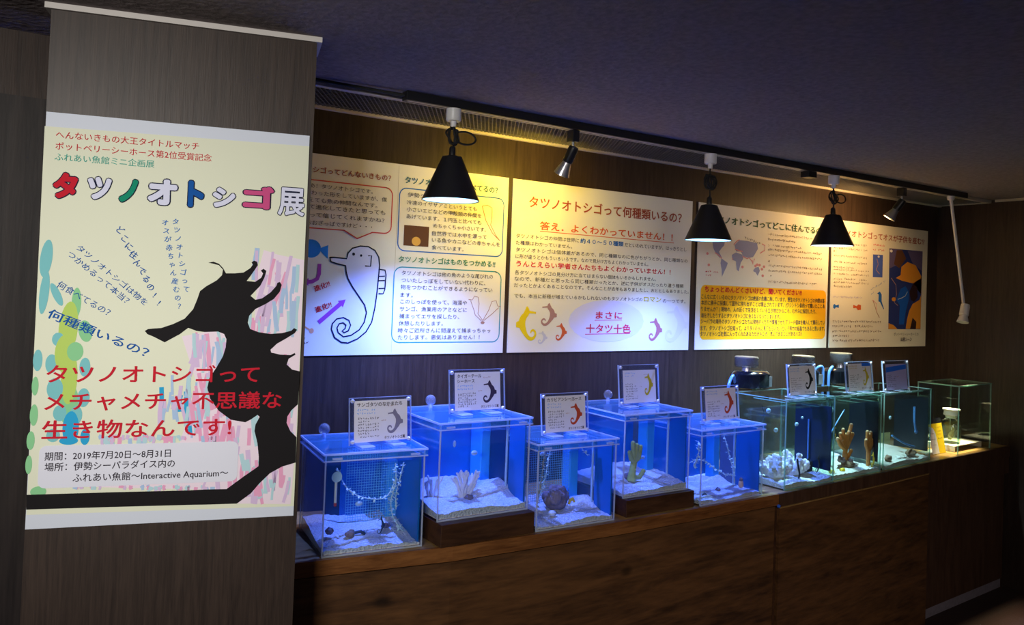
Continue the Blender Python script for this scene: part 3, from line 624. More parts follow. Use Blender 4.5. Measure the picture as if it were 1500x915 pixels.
  ['l','spink',0.0124,2,0.5846,0.6381,0.5843,0.6485,0.5855,0.6588],
  ['l','spink',0.0088,2,0.5883,0.7183,0.5889,0.7401,0.5886,0.7618],
  ['l','spink',0.0118,2,0.5144,0.875,0.5157,0.9033,0.5174,0.9315],
  ['l','smauve',0.0055,2,0.5296,0.8499,0.5289,0.8656,0.5333,0.8814],
  ['l','smauve',0.0094,2,0.4648,0.8959,0.4618,0.9044,0.4635,0.9132],
  ['l','smauve',0.0066,2,0.5357,0.8659,0.541,0.8944,0.5471,0.9229],
  ['l','spink',0.0115,2,0.5086,0.8596,0.5047,0.884,0.4972,0.908],
  ['l','smauve',0.0077,2,0.5953,0.8963,0.5914,0.9242,0.5841,0.9518],
  ['l','smauve',0.0097,2,0.5008,0.8806,0.4985,0.9068,0.499,0.9331],
  ['l','spink',0.0077,2,0.5212,0.8985,0.5269,0.926,0.5327,0.9536],
  ['l','spink',0.0104,2,0.5212,0.8861,0.5217,0.9132,0.5231,0.9403],
  ['l','saqua',0.0096,2,0.511,0.8554,0.5117,0.8786,0.5147,0.9019],
  ['l','smauve',0.0075,2,0.5644,0.8685,0.5606,0.8941,0.5573,0.9197],
  ['l','smauve',0.0104,2,0.5124,0.9204,0.5089,0.9354,0.5093,0.9507],
  ['l','spink',0.0081,2,0.5834,0.8818,0.5813,0.8979,0.5765,0.914],
  ['l','spink',0.0089,2,0.507,0.8607,0.5069,0.8856,0.5101,0.9107],
  ['l','saqua',0.0058,2,0.5614,0.9003,0.556,0.9221,0.5552,0.9442],
  ['l','smauve',0.0114,2,0.5166,0.9005,0.5174,0.9266,0.5138,0.9524],
  ['l','saqua',0.0057,2,0.5973,0.8875,0.5974,0.9098,0.5938,0.9319],
  ['l','spink',0.0092,2,0.4892,0.8831,0.488,0.906,0.4862,0.9288],
  ['l','spink',0.009,2,0.4804,0.8499,0.4782,0.8696,0.4794,0.8895],
  ['l','saqua',0.0081,2,0.5208,0.8945,0.5242,0.9171,0.5243,0.9394],
  ['l','spink',0.0104,2,0.5739,0.8531,0.5758,0.8819,0.5762,0.9106],
  ['l','saqua',0.0062,2,0.5016,0.8968,0.501,0.9144,0.4977,0.9318],
  ['l','saqua',0.0095,2,0.5251,0.8843,0.5208,0.9,0.5185,0.9157],
  ['l','saqua',0.0095,2,0.5504,0.8911,0.5521,0.9018,0.5539,0.9126],
  ['l','saqua',0.0109,2,0.5382,0.8918,0.5397,0.9094,0.5385,0.9269],
  ['l','spink',0.0058,2,0.4646,0.8718,0.4651,0.8963,0.4669,0.9208],
  ['l','saqua',0.0073,2,0.528,0.9149,0.5293,0.926,0.5286,0.937],
  ['l','spink',0.0105,2,0.5207,0.9068,0.5234,0.9203,0.5268,0.9338],
  ['l','saqua',0.0055,2,0.5365,0.8836,0.5379,0.8944,0.5368,0.9051],
  ['l','spink',0.0088,2,0.4925,0.8679,0.4881,0.8953,0.4836,0.9227],
  ['l','spink',0.0067,2,0.4804,0.8956,0.4811,0.9043,0.4805,0.913],
  ['l','saqua',0.0117,2,0.5337,0.8585,0.5329,0.873,0.5319,0.8875],
  ['l','smauve',0.0085,2,0.537,0.8876,0.5388,0.904,0.5384,0.9203],
  ['l','smauve',0.0092,2,0.5557,0.8643,0.5589,0.8929,0.5578,0.9213],
  ['l','spink',0.0121,2,0.5233,0.8976,0.5259,0.9108,0.5233,0.9238],
  ['l','spink',0.0055,2,0.3018,0.7793,0.2999,0.7866,0.3003,0.794],
  ['l','saqua',0.0107,2,0.1628,0.7728,0.1618,0.7814,0.1632,0.7901],
  ['l','spink',0.01,2,0.251,0.7719,0.2529,0.777,0.2505,0.782],
  ['l','spink',0.0085,2,0.3107,0.7756,0.3121,0.7869,0.3112,0.7982],
  ['l','sblue',0.0111,2,0.2502,0.7712,0.247,0.782,0.2469,0.793],
  ['l','spink',0.0104,2,0.2489,0.7736,0.2504,0.7804,0.2496,0.787],
  ['l','spink',0.0078,2,0.3899,0.7785,0.3909,0.7842,0.3874,0.7898],
  ['l','smauve',0.0096,2,0.3831,0.7769,0.3843,0.782,0.3852,0.7871],
  ['l','saqua',0.0103,2,0.2348,0.7786,0.2361,0.7861,0.2351,0.7935],
  ['l','smauve',0.0058,2,0.2009,0.77,0.2001,0.7762,0.202,0.7826],
  ['l','spink',0.0088,2,0.2278,0.7752,0.2283,0.7795,0.2279,0.7838],
  ['l','saqua',0.0096,2,0.4094,0.7777,0.4098,0.7892,0.4115,0.8007],
  ['l','smauve',0.0057,2,0.4087,0.7746,0.4092,0.7826,0.4091,0.7906],
  ['l','saqua',0.0105,2,0.4616,0.7828,0.464,0.789,0.4639,0.7951],
  ['l','smauve',0.0075,2,0.4027,0.7782,0.4002,0.7875,0.3983,0.7968],
  ['l','smauve',0.0096,2,0.4591,0.7831,0.461,0.7908,0.4613,0.7985],
  ['l','saqua',0.0113,2,0.2825,0.7712,0.2818,0.7778,0.2789,0.7842],
  ['l','smauve',0.0098,2,0.1865,0.77,0.1849,0.7735,0.1863,0.7771],
  ['l','sblue',0.0069,2,0.2302,0.7752,0.233,0.7797,0.2312,0.784],
  ['l','spink',0.0092,2,0.1927,0.7749,0.1935,0.7858,0.1921,0.7967],
  ['l','smauve',0.0052,2,0.4256,0.7786,0.4278,0.7868,0.4262,0.795],
  ['l','sblue',0.0085,2,0.4161,0.7834,0.4131,0.7879,0.4135,0.7925],
  ['l','sblue',0.0107,2,0.1531,0.769,0.151,0.7735,0.153,0.7782],
  ['l','spink',0.0098,2,0.1646,0.7771,0.1638,0.7804,0.1638,0.7836],
  ['l','saqua',0.0113,2,0.4527,0.7765,0.4486,0.7845,0.4486,0.7926],
  ['l','saqua',0.0056,2,0.3274,0.7744,0.3282,0.7807,0.3304,0.787],
  ['l','spink',0.0068,2,0.2951,0.778,0.2956,0.7888,0.2932,0.7994],
  ['l','saqua',0.0092,2,0.176,0.7751,0.1761,0.7844,0.1789,0.7939],
  ['l','spink',0.0104,2,0.3037,0.7744,0.3033,0.7817,0.3034,0.7889],
  ['l','spink',0.0101,2,0.1777,0.7698,0.1775,0.7781,0.1763,0.7864],
  ['l','smauve',0.0108,2,0.2393,0.777,0.24,0.7813,0.239,0.7856],
  ['l','spink',0.0109,2,0.3087,0.7764,0.3094,0.7807,0.3093,0.785],
  ['l','sblue',0.0091,2,0.2164,0.7784,0.2161,0.7863,0.2173,0.7942],
  ['l','smauve',0.008,2,0.2117,0.7702,0.2099,0.7757,0.2087,0.7812],
  ['l','smauve',0.0076,2,0.1748,0.7764,0.177,0.785,0.1758,0.7934],
  ['l','smauve',0.0088,2,0.3367,0.7756,0.3357,0.78,0.3355,0.7845],
  ['l','smauve',0.0053,2,0.2626,0.7725,0.2614,0.7797,0.2597,0.7869],
  ['l','saqua',0.0079,2,0.3243,0.7735,0.325,0.7773,0.325,0.781],
  ['l','smauve',0.0066,2,0.2687,0.7766,0.2702,0.7851,0.2682,0.7935],
  ['l','saqua',0.0062,2,0.3171,0.7746,0.316,0.7853,0.317,0.796],
  ['l','sblue',0.0079,2,0.381,0.7762,0.3835,0.7875,0.3841,0.7986],
  ['l','spink',0.0053,2,0.4598,0.7841,0.459,0.7906,0.462,0.7971],
  ['l','sblue',0.0054,2,0.3563,0.7733,0.3568,0.7771,0.3565,0.7808],
  ['l','saqua',0.0113,2,0.1641,0.7719,0.1666,0.7832,0.1665,0.7946],
  ['l','saqua',0.011,2,0.2356,0.7751,0.2381,0.7814,0.2361,0.7875],
  ['l','spink',0.0059,2,0.2669,0.7732,0.2688,0.7824,0.2695,0.7915],
  ['l','spink',0.0107,2,0.4466,0.7808,0.4446,0.7845,0.4461,0.7883],
  ['l','saqua',0.0097,2,0.2629,0.7747,0.2617,0.7811,0.2643,0.7877],
  ['l','saqua',0.008,2,0.2351,0.7732,0.2361,0.7807,0.2352,0.7882],
  ['l','spink',0.009,2,0.2909,0.7752,0.2896,0.7794,0.2905,0.7836],
  ['l','spink',0.0071,2,0.3393,0.7785,0.3413,0.782,0.3395,0.7855],
  ['l','sblue',0.0066,2,0.4168,0.7839,0.42,0.7887,0.42,0.7935],
  ['l','smauve',0.0052,2,0.2805,0.7734,0.2816,0.7769,0.2811,0.7803],
  ['l','smauve',0.0098,2,0.4186,0.778,0.4184,0.783,0.4201,0.788],
  ['l','spink',0.0097,2,0.2956,0.776,0.2952,0.7808,0.2965,0.7856],
  ['l','saqua',0.0062,2,0.1652,0.771,0.1645,0.7757,0.1652,0.7804],
  ['l','saqua',0.01,2,0.2511,0.7772,0.2491,0.784,0.2512,0.7909],
  ['l','spink',0.0096,2,0.4,0.7815,0.4008,0.7923,0.4037,0.8033],
  ['l','sblue',0.0065,2,0.1733,0.768,0.1711,0.773,0.1733,0.7781],
  ['l','smauve',0.006,2,0.1545,0.7768,0.1542,0.786,0.1558,0.7953],
  ['l','sblue',0.0104,2,0.1004,0.8883,0.1017,0.8927,0.1004,0.8968],
  ['l','smauve',0.0115,2,0.2818,0.8986,0.2802,0.9036,0.2828,0.9087],
  ['l','saqua',0.0113,2,0.1396,0.8888,0.1411,0.8945,0.141,0.9002],
  ['l','smauve',0.0083,2,0.3959,0.9036,0.3938,0.9097,0.3921,0.9157],
  ['l','sblue',0.0062,2,0.2497,0.8933,0.2492,0.8994,0.2499,0.9056],
  ['l','sblue',0.0068,2,0.2611,0.8929,0.2615,0.8961,0.2598,0.8992],
  ['l','smauve',0.007,2,0.2084,0.8933,0.21,0.8981,0.2085,0.9028],
  ['l','sblue',0.0107,2,0.3279,0.8989,0.3287,0.9032,0.3256,0.9072],
  ['l','spink',0.0055,2,0.3539,0.8986,0.3562,0.9021,0.3543,0.9054],
  ['l','sblue',0.0095,2,0.247,0.8943,0.2491,0.8977,0.2471,0.9009],
  ['l','saqua',0.0088,2,0.3484,0.9015,0.3515,0.9064,0.35,0.9112],
  ['l','saqua',0.0071,2,0.3869,0.8996,0.3859,0.9033,0.3881,0.9072],
  ['l','smauve',0.0078,2,0.1128,0.8863,0.1152,0.8919,0.1156,0.8974],
  ['l','spink',0.0052,2,0.3216,0.8968,0.3201,0.9002,0.3217,0.9038],
  ['l','saqua',0.0072,2,0.3253,0.896,0.3269,0.9014,0.3253,0.9067],
  ['l','spink',0.005,2,0.3541,0.9011,0.3544,0.9078,0.3545,0.9144],
  ['l','saqua',0.0114,2,0.2695,0.8981,0.2681,0.9022,0.2702,0.9064],
  ['l','smauve',0.0056,2,0.3371,0.9007,0.3388,0.9055,0.3377,0.9102],
  ['l','sblue',0.0068,2,0.3968,0.9047,0.3986,0.9093,0.3972,0.9137],
  ['l','sblue',0.0109,2,0.4108,0.9043,0.4107,0.9082,0.4107,0.9122],
  ['l','spink',0.0087,2,0.3352,0.901,0.335,0.9054,0.3345,0.9097],
  ['l','spink',0.0084,2,0.2235,0.8934,0.2224,0.8979,0.2238,0.9026],
  ['l','saqua',0.0064,2,0.3304,0.8989,0.3314,0.9026,0.3304,0.9062],
  ['l','spink',0.0088,2,0.1374,0.8867,0.1362,0.8909,0.1388,0.8954],
  ['l','spink',0.0103,2,0.2024,0.8916,0.2013,0.8951,0.2008,0.8986],
  ['l','spink',0.0068,2,0.2987,0.8956,0.297,0.9016,0.2993,0.9078],
  ['l','saqua',0.0074,2,0.2799,0.8976,0.2798,0.9022,0.2808,0.9069],
  ['l','spink',0.0089,2,0.3721,0.9035,0.3711,0.9099,0.3707,0.9164],
  ['l','spink',0.0059,2,0.3346,0.9014,0.3358,0.9054,0.3365,0.9094],
  ['l','saqua',0.0055,2,0.2622,0.8991,0.2623,0.9044,0.2637,0.9097],
  ['l','saqua',0.0088,2,0.2888,0.8957,0.29,0.9,0.2888,0.9042],
  ['l','smauve',0.0056,2,0.1123,0.8861,0.111,0.8902,0.1129,0.8945],
  ['l','spink',0.007,2,0.2618,0.8954,0.2627,0.9005,0.2616,0.9055],
  ['l','smauve',0.0055,2,0.1535,0.8897,0.1557,0.8954,0.1534,0.9008],
  ['l','spink',0.0053,2,0.1049,0.886,0.1061,0.8916,0.1049,0.8972],
  ['l','saqua',0.0092,2,0.4249,0.9073,0.4235,0.9129,0.4241,0.9186],
  ['l','smauve',0.0089,2,0.3308,0.9002,0.3293,0.9036,0.3303,0.9072],
  ['l','sblue',0.0078,2,0.3526,0.8988,0.3542,0.9038,0.352,0.9085],
  ['l','saqua',0.0107,2,0.3533,0.8999,0.3508,0.9052,0.3525,0.9108],
  ['l','smauve',0.005,2,0.2893,0.8995,0.2883,0.9061,0.2898,0.9127],
  ['l','spink',0.0095,2,0.5422,0.7621,0.5414,0.78,0.537,0.7979],
  ['l','spink',0.0058,2,0.5259,0.746,0.5231,0.7711,0.5207,0.7962],
  ['l','saqua',0.0085,2,0.5585,0.722,0.5575,0.7436,0.5589,0.7653],
  ['l','saqua',0.0092,2,0.5951,0.7879,0.5883,0.8203,0.5858,0.8528],
  ['l','saqua',0.0082,2,0.5334,0.7562,0.5331,0.7802,0.5374,0.8042],
  ['l','smauve',0.0105,2,0.5327,0.7827,0.5435,0.809,0.5534,0.8354],
  ['l','smauve',0.012,2,0.5311,0.7803,0.53,0.7961,0.5252,0.8118],
  ['l','smauve',0.0097,2,0.5967,0.7492,0.5947,0.774,0.597,0.799],
  ['l','spink',0.0088,2,0.553,0.762,0.5577,0.7878,0.558,0.8135],
  ['l','spink',0.0119,2,0.5404,0.7252,0.5427,0.7495,0.5449,0.7737],
  ['l','smauve',0.0075,2,0.5815,0.7399,0.5879,0.7735,0.5909,0.8069],
  ['l','spink',0.0093,2,0.5364,0.7275,0.5389,0.7549,0.5434,0.7824],
  ['l','smauve',0.0093,2,0.5946,0.7844,0.5976,0.8024,0.5994,0.8203],
  ['l','smauve',0.0054,2,0.5663,0.7838,0.5689,0.8021,0.5692,0.8202],
  ['l','spink',0.0122,2,0.5592,0.7351,0.5605,0.75,0.5575,0.7647],
  ['l','spink',0.0082,2,0.5837,0.7906,0.5854,0.8109,0.5886,0.8312],
  ['l','spink',0.0078,2,0.5987,0.7781,0.5959,0.8086,0.5964,0.8392],
  ['l','spink',0.0071,2,0.5606,0.7285,0.5625,0.7613,0.5608,0.794],
  ['l','spink',0.0072,2,0.5384,0.7387,0.5376,0.7681,0.5333,0.7974],
  ['l','saqua',0.0068,2,0.524,0.7909,0.5298,0.8193,0.5344,0.8476],
  ['l','saqua',0.0087,2,0.5284,0.8,0.5267,0.8255,0.5203,0.8507],
  ['l','sblue',0.0081,2,0.5985,0.7719,0.5995,0.79,0.5973,0.8079],
  ['l','saqua',0.0072,2,0.5818,0.7605,0.5843,0.7945,0.5825,0.8284],
  ['l','sblue',0.0102,2,0.5239,0.7243,0.5247,0.7531,0.5302,0.782],
  ['l','spink',0.0087,2,0.5615,0.7407,0.561,0.7658,0.556,0.7907],
 ],
 'P1': [
  ['l','seam',0.0013,1,0.534,0.0067,0.5321,0.7171],
  ['t','タツノオトシゴってどんないきもの？',0.0643,0.0587,0.5021,0.0587,0.0246,'brownred',0.02],
  ['r','red2',1,0.0687,0.0956,0.511,0.2679,0.0271,0.0042],
  ['p','paper',3,0.3249,0.2564,0.4319,0.2552,0.4322,0.2735,0.3251,0.2744],
  ['l','red2',0.0044,4,0.3223,0.2669,0.3757,0.2949,0.4349,0.2681],
  ['t','やあ！タツノオトシゴです。',0.1676,0.1163,0.4301,0.1163,0.0188,'ink'],
  ['t','変わった形をしていますが、僕',0.173,0.1417,0.4892,0.1417,0.0188,'ink'],
  ['t','こう見えても魚の仲間なんです。',0.1167,0.1673,0.4503,0.1673,0.0187,'ink'],
  ['t','こうして進化してきたと思っても',0.1169,0.1916,0.4843,0.1916,0.0187,'ink'],
  ['t','らえたって信じてくれますかね？',0.117,0.2204,0.4819,0.2204,0.0187,'ink'],
  ['t','おおざっぱですけど・・・',0.1816,0.2486,0.4332,0.2486,0.0189,'ink'],
  ['e','fish',1,0.2032,0.3411,0.0367,0.033,0],
  ['p','fish',2,0.2295,0.3411,0.2665,0.3252,0.2669,0.3751],
  ['l','magenta',0.0141,2,0.2365,0.3944,0.2369,0.4302,0.2304,0.4484,0.212,0.4593,0.1963,0.4611],
  ['p','magenta',1,0.1779,0.4604,0.1988,0.4469,0.199,0.475],
  ['t','進化!!',0.2215,0.4858,0.2771,0.4635,0.0231,'red',0.02],
  ['t','進化!!',0.2287,0.5614,0.2873,0.5383,0.0232,'red',0.02],
  ['l','magenta',0.0155,2,0.2424,0.6051,0.3224,0.5362],
  ['p','magenta',1,0.3413,0.5201,0.3321,0.549,0.3115,0.526],
  ['l','orange2',0.0051,2,0.1673,0.6112,0.1896,0.6186,0.2107,0.6312],
  ['e','orange2',1,0.2177,0.635,0.0085,0.0098,0],
  ['g',0.1663,0.6623,0.2031,0.6623,0.0103,'ink'],
  ['g',0.1664,0.6777,0.2111,0.6777,0.0103,'ink'],
  ['p','paleblue',1,0.2738,0.3702,0.2866,0.3686,0.3383,0.3708,0.3432,0.3497,0.3587,0.3316,0.3901,0.3216,0.4219,0.322,0.4487,0.3347,0.4652,0.359,0.4699,0.3891,0.4686,0.4094,0.4664,0.4499,0.4628,0.5006,0.457,0.5515,0.447,0.6024,0.426,0.6382,0.3943,0.6637,0.3574,0.679,0.3312,0.6766,0.305,0.6592,0.2917,0.6294,0.2941,0.6094,0.3095,0.5918,0.3354,0.5864,0.3565,0.5961,0.3646,0.6136,0.3569,0.6338,0.3412,0.6414,0.3333,0.635,0.3437,0.6263,0.3462,0.6138,0.3356,0.6049,0.32,0.6091,0.3124,0.6242,0.3178,0.6416,0.3388,0.6565,0.3676,0.6513,0.3992,0.6308,0.4175,0.6028,0.425,0.5673,0.4167,0.5397,0.3923,0.5075,0.3656,0.4732,0.3469,0.4439,0.3388,0.4194,0.336,0.3971,0.3022,0.3911,0.279,0.3847],
  ['l','navy',0.0051,3,0.2738,0.3702,0.2866,0.3686,0.3383,0.3708,0.3432,0.3497,0.3587,0.3316,0.3901,0.3216,0.4219,0.322,0.4487,0.3347,0.4652,0.359,0.4699,0.3891,0.4686,0.4094,0.4664,0.4499,0.4628,0.5006,0.457,0.5515,0.447,0.6024,0.426,0.6382,0.3943,0.6637,0.3574,0.679,0.3312,0.6766,0.305,0.6592,0.2917,0.6294,0.2941,0.6094,0.3095,0.5918,0.3354,0.5864,0.3565,0.5961,0.3646,0.6136,0.3569,0.6338,0.3412,0.6414,0.3333,0.635,0.3437,0.6263,0.3462,0.6138,0.3356,0.6049,0.32,0.6091,0.3124,0.6242,0.3178,0.6416,0.3388,0.6565,0.3676,0.6513,0.3992,0.6308,0.4175,0.6028,0.425,0.5673,0.4167,0.5397,0.3923,0.5075,0.3656,0.4732,0.3469,0.4439,0.3388,0.4194,0.336,0.3971,0.3022,0.3911,0.279,0.3847,0.2738,0.3702,0.2866,0.3686],
  ['l','navy',0.0045,3,0.4701,0.4042,0.4929,0.4059,0.4975,0.4235,0.495,0.4794,0.4887,0.4949,0.4698,0.4954],
  ['l','navy',0.004,3,0.4689,0.4306,0.4932,0.4287],
  ['l','navy',0.004,3,0.4691,0.4468,0.4934,0.4449],
  ['l','navy',0.004,3,0.4695,0.4761,0.4939,0.4744],
  ['e','navy',3,0.3646,0.3526,0.0055,0.0057,0],
  ['e','navy',3,0.3944,0.3564,0.0044,0.0047,0],
  ['l','navy',0.0047,3,0.4223,0.356,0.4356,0.3544,0.4335,0.3946,0.4121,0.394],
  ['t','タツノオトシゴは何食べてるの？',0.5613,0.058,0.9808,0.058,0.029,'teal2',0.02],
  ['r','blue3',1,0.5407,0.0893,1.0137,0.3288,0.0289,0.0042],
  ['t','伊勢シーパラダイスでは、',0.5744,0.1131,0.8683,0.1131,0.0193,'ink'],
  ['t','冷凍のイサザアミというとても',0.572,0.1426,0.8846,0.1426,0.0193,'ink'],
  ['t','小さいエビなどの甲殻類の仲間を',0.5724,0.1689,0.9072,0.1689,0.0193,'ink'],
  ['t','あげています。１円玉と比べても',0.5729,0.1962,0.9079,0.1962,0.0194,'ink'],
  ['t','めちゃくちゃ小さいです。',0.689,0.2237,0.9307,0.2237,0.0197,'ink'],
  ['t','自然界では水中を漂って',0.6854,0.2533,0.9346,0.2533,0.0197,'ink'],
  ['t','いる魚やカニなどの赤ちゃんを',0.6859,0.2795,1.001,0.2795,0.0197,'ink'],
  ['t','食べています。',0.6864,0.3088,0.8293,0.3088,0.0198,'ink'],
  ['p','photobrown',1,0.5648,0.23,0.6722,0.2301,0.6716,0.3084,0.5646,0.3085],
  ['e','tan',2,0.6181,0.2896,0.0191,0.0174,0],
  ['l','sketch',0.0028,2,0.9094,0.1282,0.9298,0.1865,0.9629,0.2347,0.9989,0.2622],
  ['l','sketch',0.0028,2,0.9094,0.1282,0.9346,0.1222,0.9571,0.1318,0.958,0.1679,0.9525,0.2018,0.9791,0.2422,1.0006,0.2635],
  ['t','タツノオトシゴはものをつかめる!!',0.5467,0.3615,0.9812,0.3615,0.0266,'green2',0.02],
  ['r','teal3',1,0.5307,0.3914,1.0134,0.6787,0.0319,0.0043],
  ['t','タツノオトシゴは他の魚のような尾びれの',0.562,0.4131,0.9726,0.4131,0.0195,'ink'],
  ['t','ついたしっぽをしていない代わりに、',0.5624,0.4407,0.9377,0.4407,0.0196,'ink'],
  ['t','物をつかむことができるようになってい',0.5599,0.4672,0.972,0.4672,0.0196,'ink'],
  ['t','ます。',0.5604,0.4974,0.613,0.4974,0.0196,'ink'],
  ['t','このしっぽを使って、海藻や',0.5608,0.5222,0.8543,0.5222,0.0196,'ink'],
  ['t','サンゴ、漁業用のアミなどに',0.5601,0.5504,0.855,0.5504,0.0196,'ink'],
  ['t','捕まってエサを探したり、',0.5588,0.5783,0.821,0.5783,0.0197,'ink'],
  ['t','休憩したりします。',0.5578,0.6053,0.7484,0.6053,0.0197,'ink'],
  ['t','時々ご近所さんに間違えて捕まっちゃっ',0.5559,0.6323,0.9698,0.6323,0.0197,'ink'],
  ['t','たりします。悪気はありません！！',0.5564,0.659,0.9191,0.659,0.0197,'ink'],
  ['l','sketch',0.0025,2,0.8615,0.5078,0.879,0.5096,0.8886,0.4938,0.9062,0.4978,0.9119,0.5244,0.9078,0.5647,0.9312,0.5911],
  ['l','sketch',0.0025,2,0.8716,0.512,0.8874,0.5472,0.8954,0.5693,0.9262,0.5934],
  ['l','sketch',0.0026,2,1.0166,0.5334,1.0011,0.5315,0.9928,0.5091,0.9724,0.5141,0.9581,0.5503,0.9312,0.5934],
  ['l','sketch',0.0026,2,1.0064,0.5381,0.9763,0.5635,0.9363,0.592],
  ['e','sketch',2,0.9314,0.6001,0.0096,0.0057,0],
 ],
 'P2': [
  ['t','タツノオトシゴって何種類いるの？',0.0828,0.0899,0.9771,0.0899,0.0521,'brownred',0.02],
  ['t','答え．よくわかっていません！！',0.1434,0.1865,0.9209,0.1865,0.0379,'orangered',0.02],
  ['l','orangered',0.0029,2,0.1442,0.2097,0.9318,0.2116],
  ['t','タツノオトシゴの仲間は世界に',0.0234,0.2367,0.3559,0.2367,0.0201,'ink'],
  ['t','約４０～５０種類',0.3636,0.2367,0.6134,0.2367,0.024,'blue3',0.02],
  ['t','だといわれていますが、はっきりとし',0.6216,0.2388,1.0164,0.2388,0.0217,'ink'],
  ['t','た種類はわかっていません。',0.0229,0.2654,0.3187,0.2654,0.0195,'ink'],
  ['t','タツノオトシゴは個体差があるので、同じ種類なのに色がちがうとか、同じ種類なの',0.0239,0.2939,1.0266,0.2939,0.0195,'ink'],
  ['t','に形が違うとかもういろいろです。なので見分け方もよくわかっていません。',0.0241,0.3221,0.7706,0.3221,0.0195,'ink'],
  ['t','うんとえらい学者さんたちもよくわかっていません！！',0.0293,0.3527,0.9143,0.3527,0.0272,'red3',0.02],
  ['t','各タツノオトシゴの見分け方に当てはまらない個体もいるかもしれません。',0.0235,0.3896,0.8219,0.3896,0.0195,'ink'],
  ['t','なので、新種だと思ったら同じ種類だったとか、逆に子供がオスだったり違う種類',0.0227,0.4161,1.0043,0.4161,0.0194,'ink'],
  ['t','だったとかよくあることなのです。そんなことが去年もありましたし、おととしもありました。',0.0212,0.4429,1.0404,0.4429,0.0194,'ink'],
  ['t','でも、本当に新種が増えているかもしれないのもタツノオトシゴの',0.0252,0.487,0.7406,0.487,0.0194,'ink'],
  ['t','ロマン',0.7503,0.4847,0.8599,0.4847,0.0283,'yellow2',0.03],
  ['t','の一つです。',0.8704,0.4897,1.0211,0.4897,0.0217,'ink'],
  ['e','lavender',1,0.5342,0.5883,0.2198,0.0946,0],
  ['t','まさに',0.466,0.5628,0.6198,0.5628,0.0363,'red3',0.02],
  ['l','red3',0.003,2,0.4604,0.5858,0.6205,0.5827],
  ['t','十タツ十色',0.4126,0.623,0.674,0.623,0.0421,'red3',0.02],
  ['l','red3',0.003,2,0.4079,0.6474,0.6718,0.6445],
  ['s','yellow',2,0.0371,0.528,0.1483,0.6782,1],
  ['s','mauvebrown',2,0.1634,0.5128,0.2506,0.6145,0],
  ['s','palegrey',2,0.1522,0.6323,0.2036,0.6901,0],
  ['s','rust',2,0.2445,0.5981,0.3077,0.677,0],
  ['s','mauvebrown2',2,0.7857,0.5701,0.8748,0.6816,0],
  ['s','palelilac',2,0.8876,0.5093,1.0409,0.6896,0],
 ],
 'P3': [
  ['t','タツノオトシゴってどこに住んでるの？',0.078,0.0759,0.993,0.0759,0.0412,'dgreen',0.025],
  ['p','mapblue',1,0.1002,0.1907,0.1375,0.1848,0.19,0.1863,0.1845,0.203,0.1701,0.2141,0.1501,0.2357,0.1711,0.2629,0.1565,0.2658,0.1271,0.2453,0.1094,0.2222],
  ['p','mapblue',1,0.1682,0.2672,0.2159,0.289,0.2074,0.3101,0.1931,0.3314,0.176,0.361,0.1723,0.3242,0.1629,0.292],
  ['p','mapblue',1,0.2616,0.1956,0.2971,0.1684,0.3584,0.1681,0.4336,0.1754,0.4408,0.2044,0.4165,0.2356,0.4043,0.249,0.3732,0.2551,0.3298,0.2493,0.3108,0.2255,0.2744,0.2278],
  ['p','mapblue',1,0.2448,0.2462,0.2745,0.2319,0.3234,0.2413,0.3301,0.2618,0.3123,0.2837,0.2981,0.3283,0.2827,0.3186,0.2756,0.2774,0.2483,0.2707],
  ['p','mapblue',1,0.4095,0.3165,0.4249,0.3029,0.4501,0.2974,0.4603,0.3182,0.4452,0.3446,0.4256,0.3263,0.4129,0.3248],
  ['l','mappink',0.0054,2,0.1212,0.2416,0.1504,0.254,0.1712,0.269],
  ['l','mappink',0.0055,2,0.2555,0.194,0.2791,0.1738,0.2971,0.1663],
  ['l','mappink',0.0055,2,0.2651,0.216,0.2985,0.2221,0.323,0.2247],
  ['l','mappink',0.0055,2,0.3236,0.2496,0.3609,0.26,0.3732,0.253,0.4052,0.2785,0.4171,0.2567],
  ['l','mappink',0.0056,2,0.4717,0.1769,0.4944,0.1839,0.4934,0.2095,0.4574,0.2267],
  ['l','mappink',0.0055,2,0.2511,0.2623,0.2483,0.2707],
  ['l','mappink',0.0056,2,0.3985,0.2662,0.4054,0.287],
  ['e','mappink',2,0.067,0.2491,0.0085,0.0067,0],
  ['e','mappink',2,0.4371,0.2874,0.0095,0.0071,0],
  ['e','mappink',2,0.4562,0.2885,0.0096,0.0071,0],
  ['e','mappink',2,0.4246,0.2944,0.0095,0.0071,0],
  ['e','mappink',2,0.4761,0.3088,0.0096,0.0071,0],
  ['e','mappink',2,0.4836,0.3428,0.0096,0.0071,0],
  ['e','mappink',2,0.4917,0.2952,0.0097,0.0071,0],
  ['e','mappink',2,0.3251,0.3039,0.0092,0.007,0],
  ['e','mappink',2,0.0793,0.3047,0.0085,0.0067,0],
  ['g',0.057,0.3366,0.1578,0.3366,0.0134,'red3'],
  ['g',0.0573,0.3546,0.1002,0.3546,0.0134,'red3'],
  ['g',0.3333,0.1513,0.459,0.1757,0.0138,'ink'],
  ['g',0.5161,0.1221,0.9215,0.1221,0.0159,'ink2'],
  ['g',0.5169,0.1487,0.7539,0.1487,0.0159,'ink2'],
  ['g',0.518,0.1811,0.8029,0.1811,0.016,'ink2'],
  ['g',0.5188,0.2024,0.9907,0.2024,0.016,'ink2'],
  ['g',0.5198,0.2311,0.9924,0.2311,0.016,'ink2'],
  ['g',0.5207,0.2624,0.5429,0.2624,0.0161,'ink2'],
  ['g',0.5217,0.2864,0.9955,0.2864,0.0161,'ink2'],
  ['g',0.5226,0.3135,0.997,0.3135,0.0161,'ink2'],
  ['g',0.5235,0.3423,0.5682,0.3423,0.0162,'ink2'],
  ['g',0.5245,0.3719,0.9498,0.3719,0.0162,'ink2'],
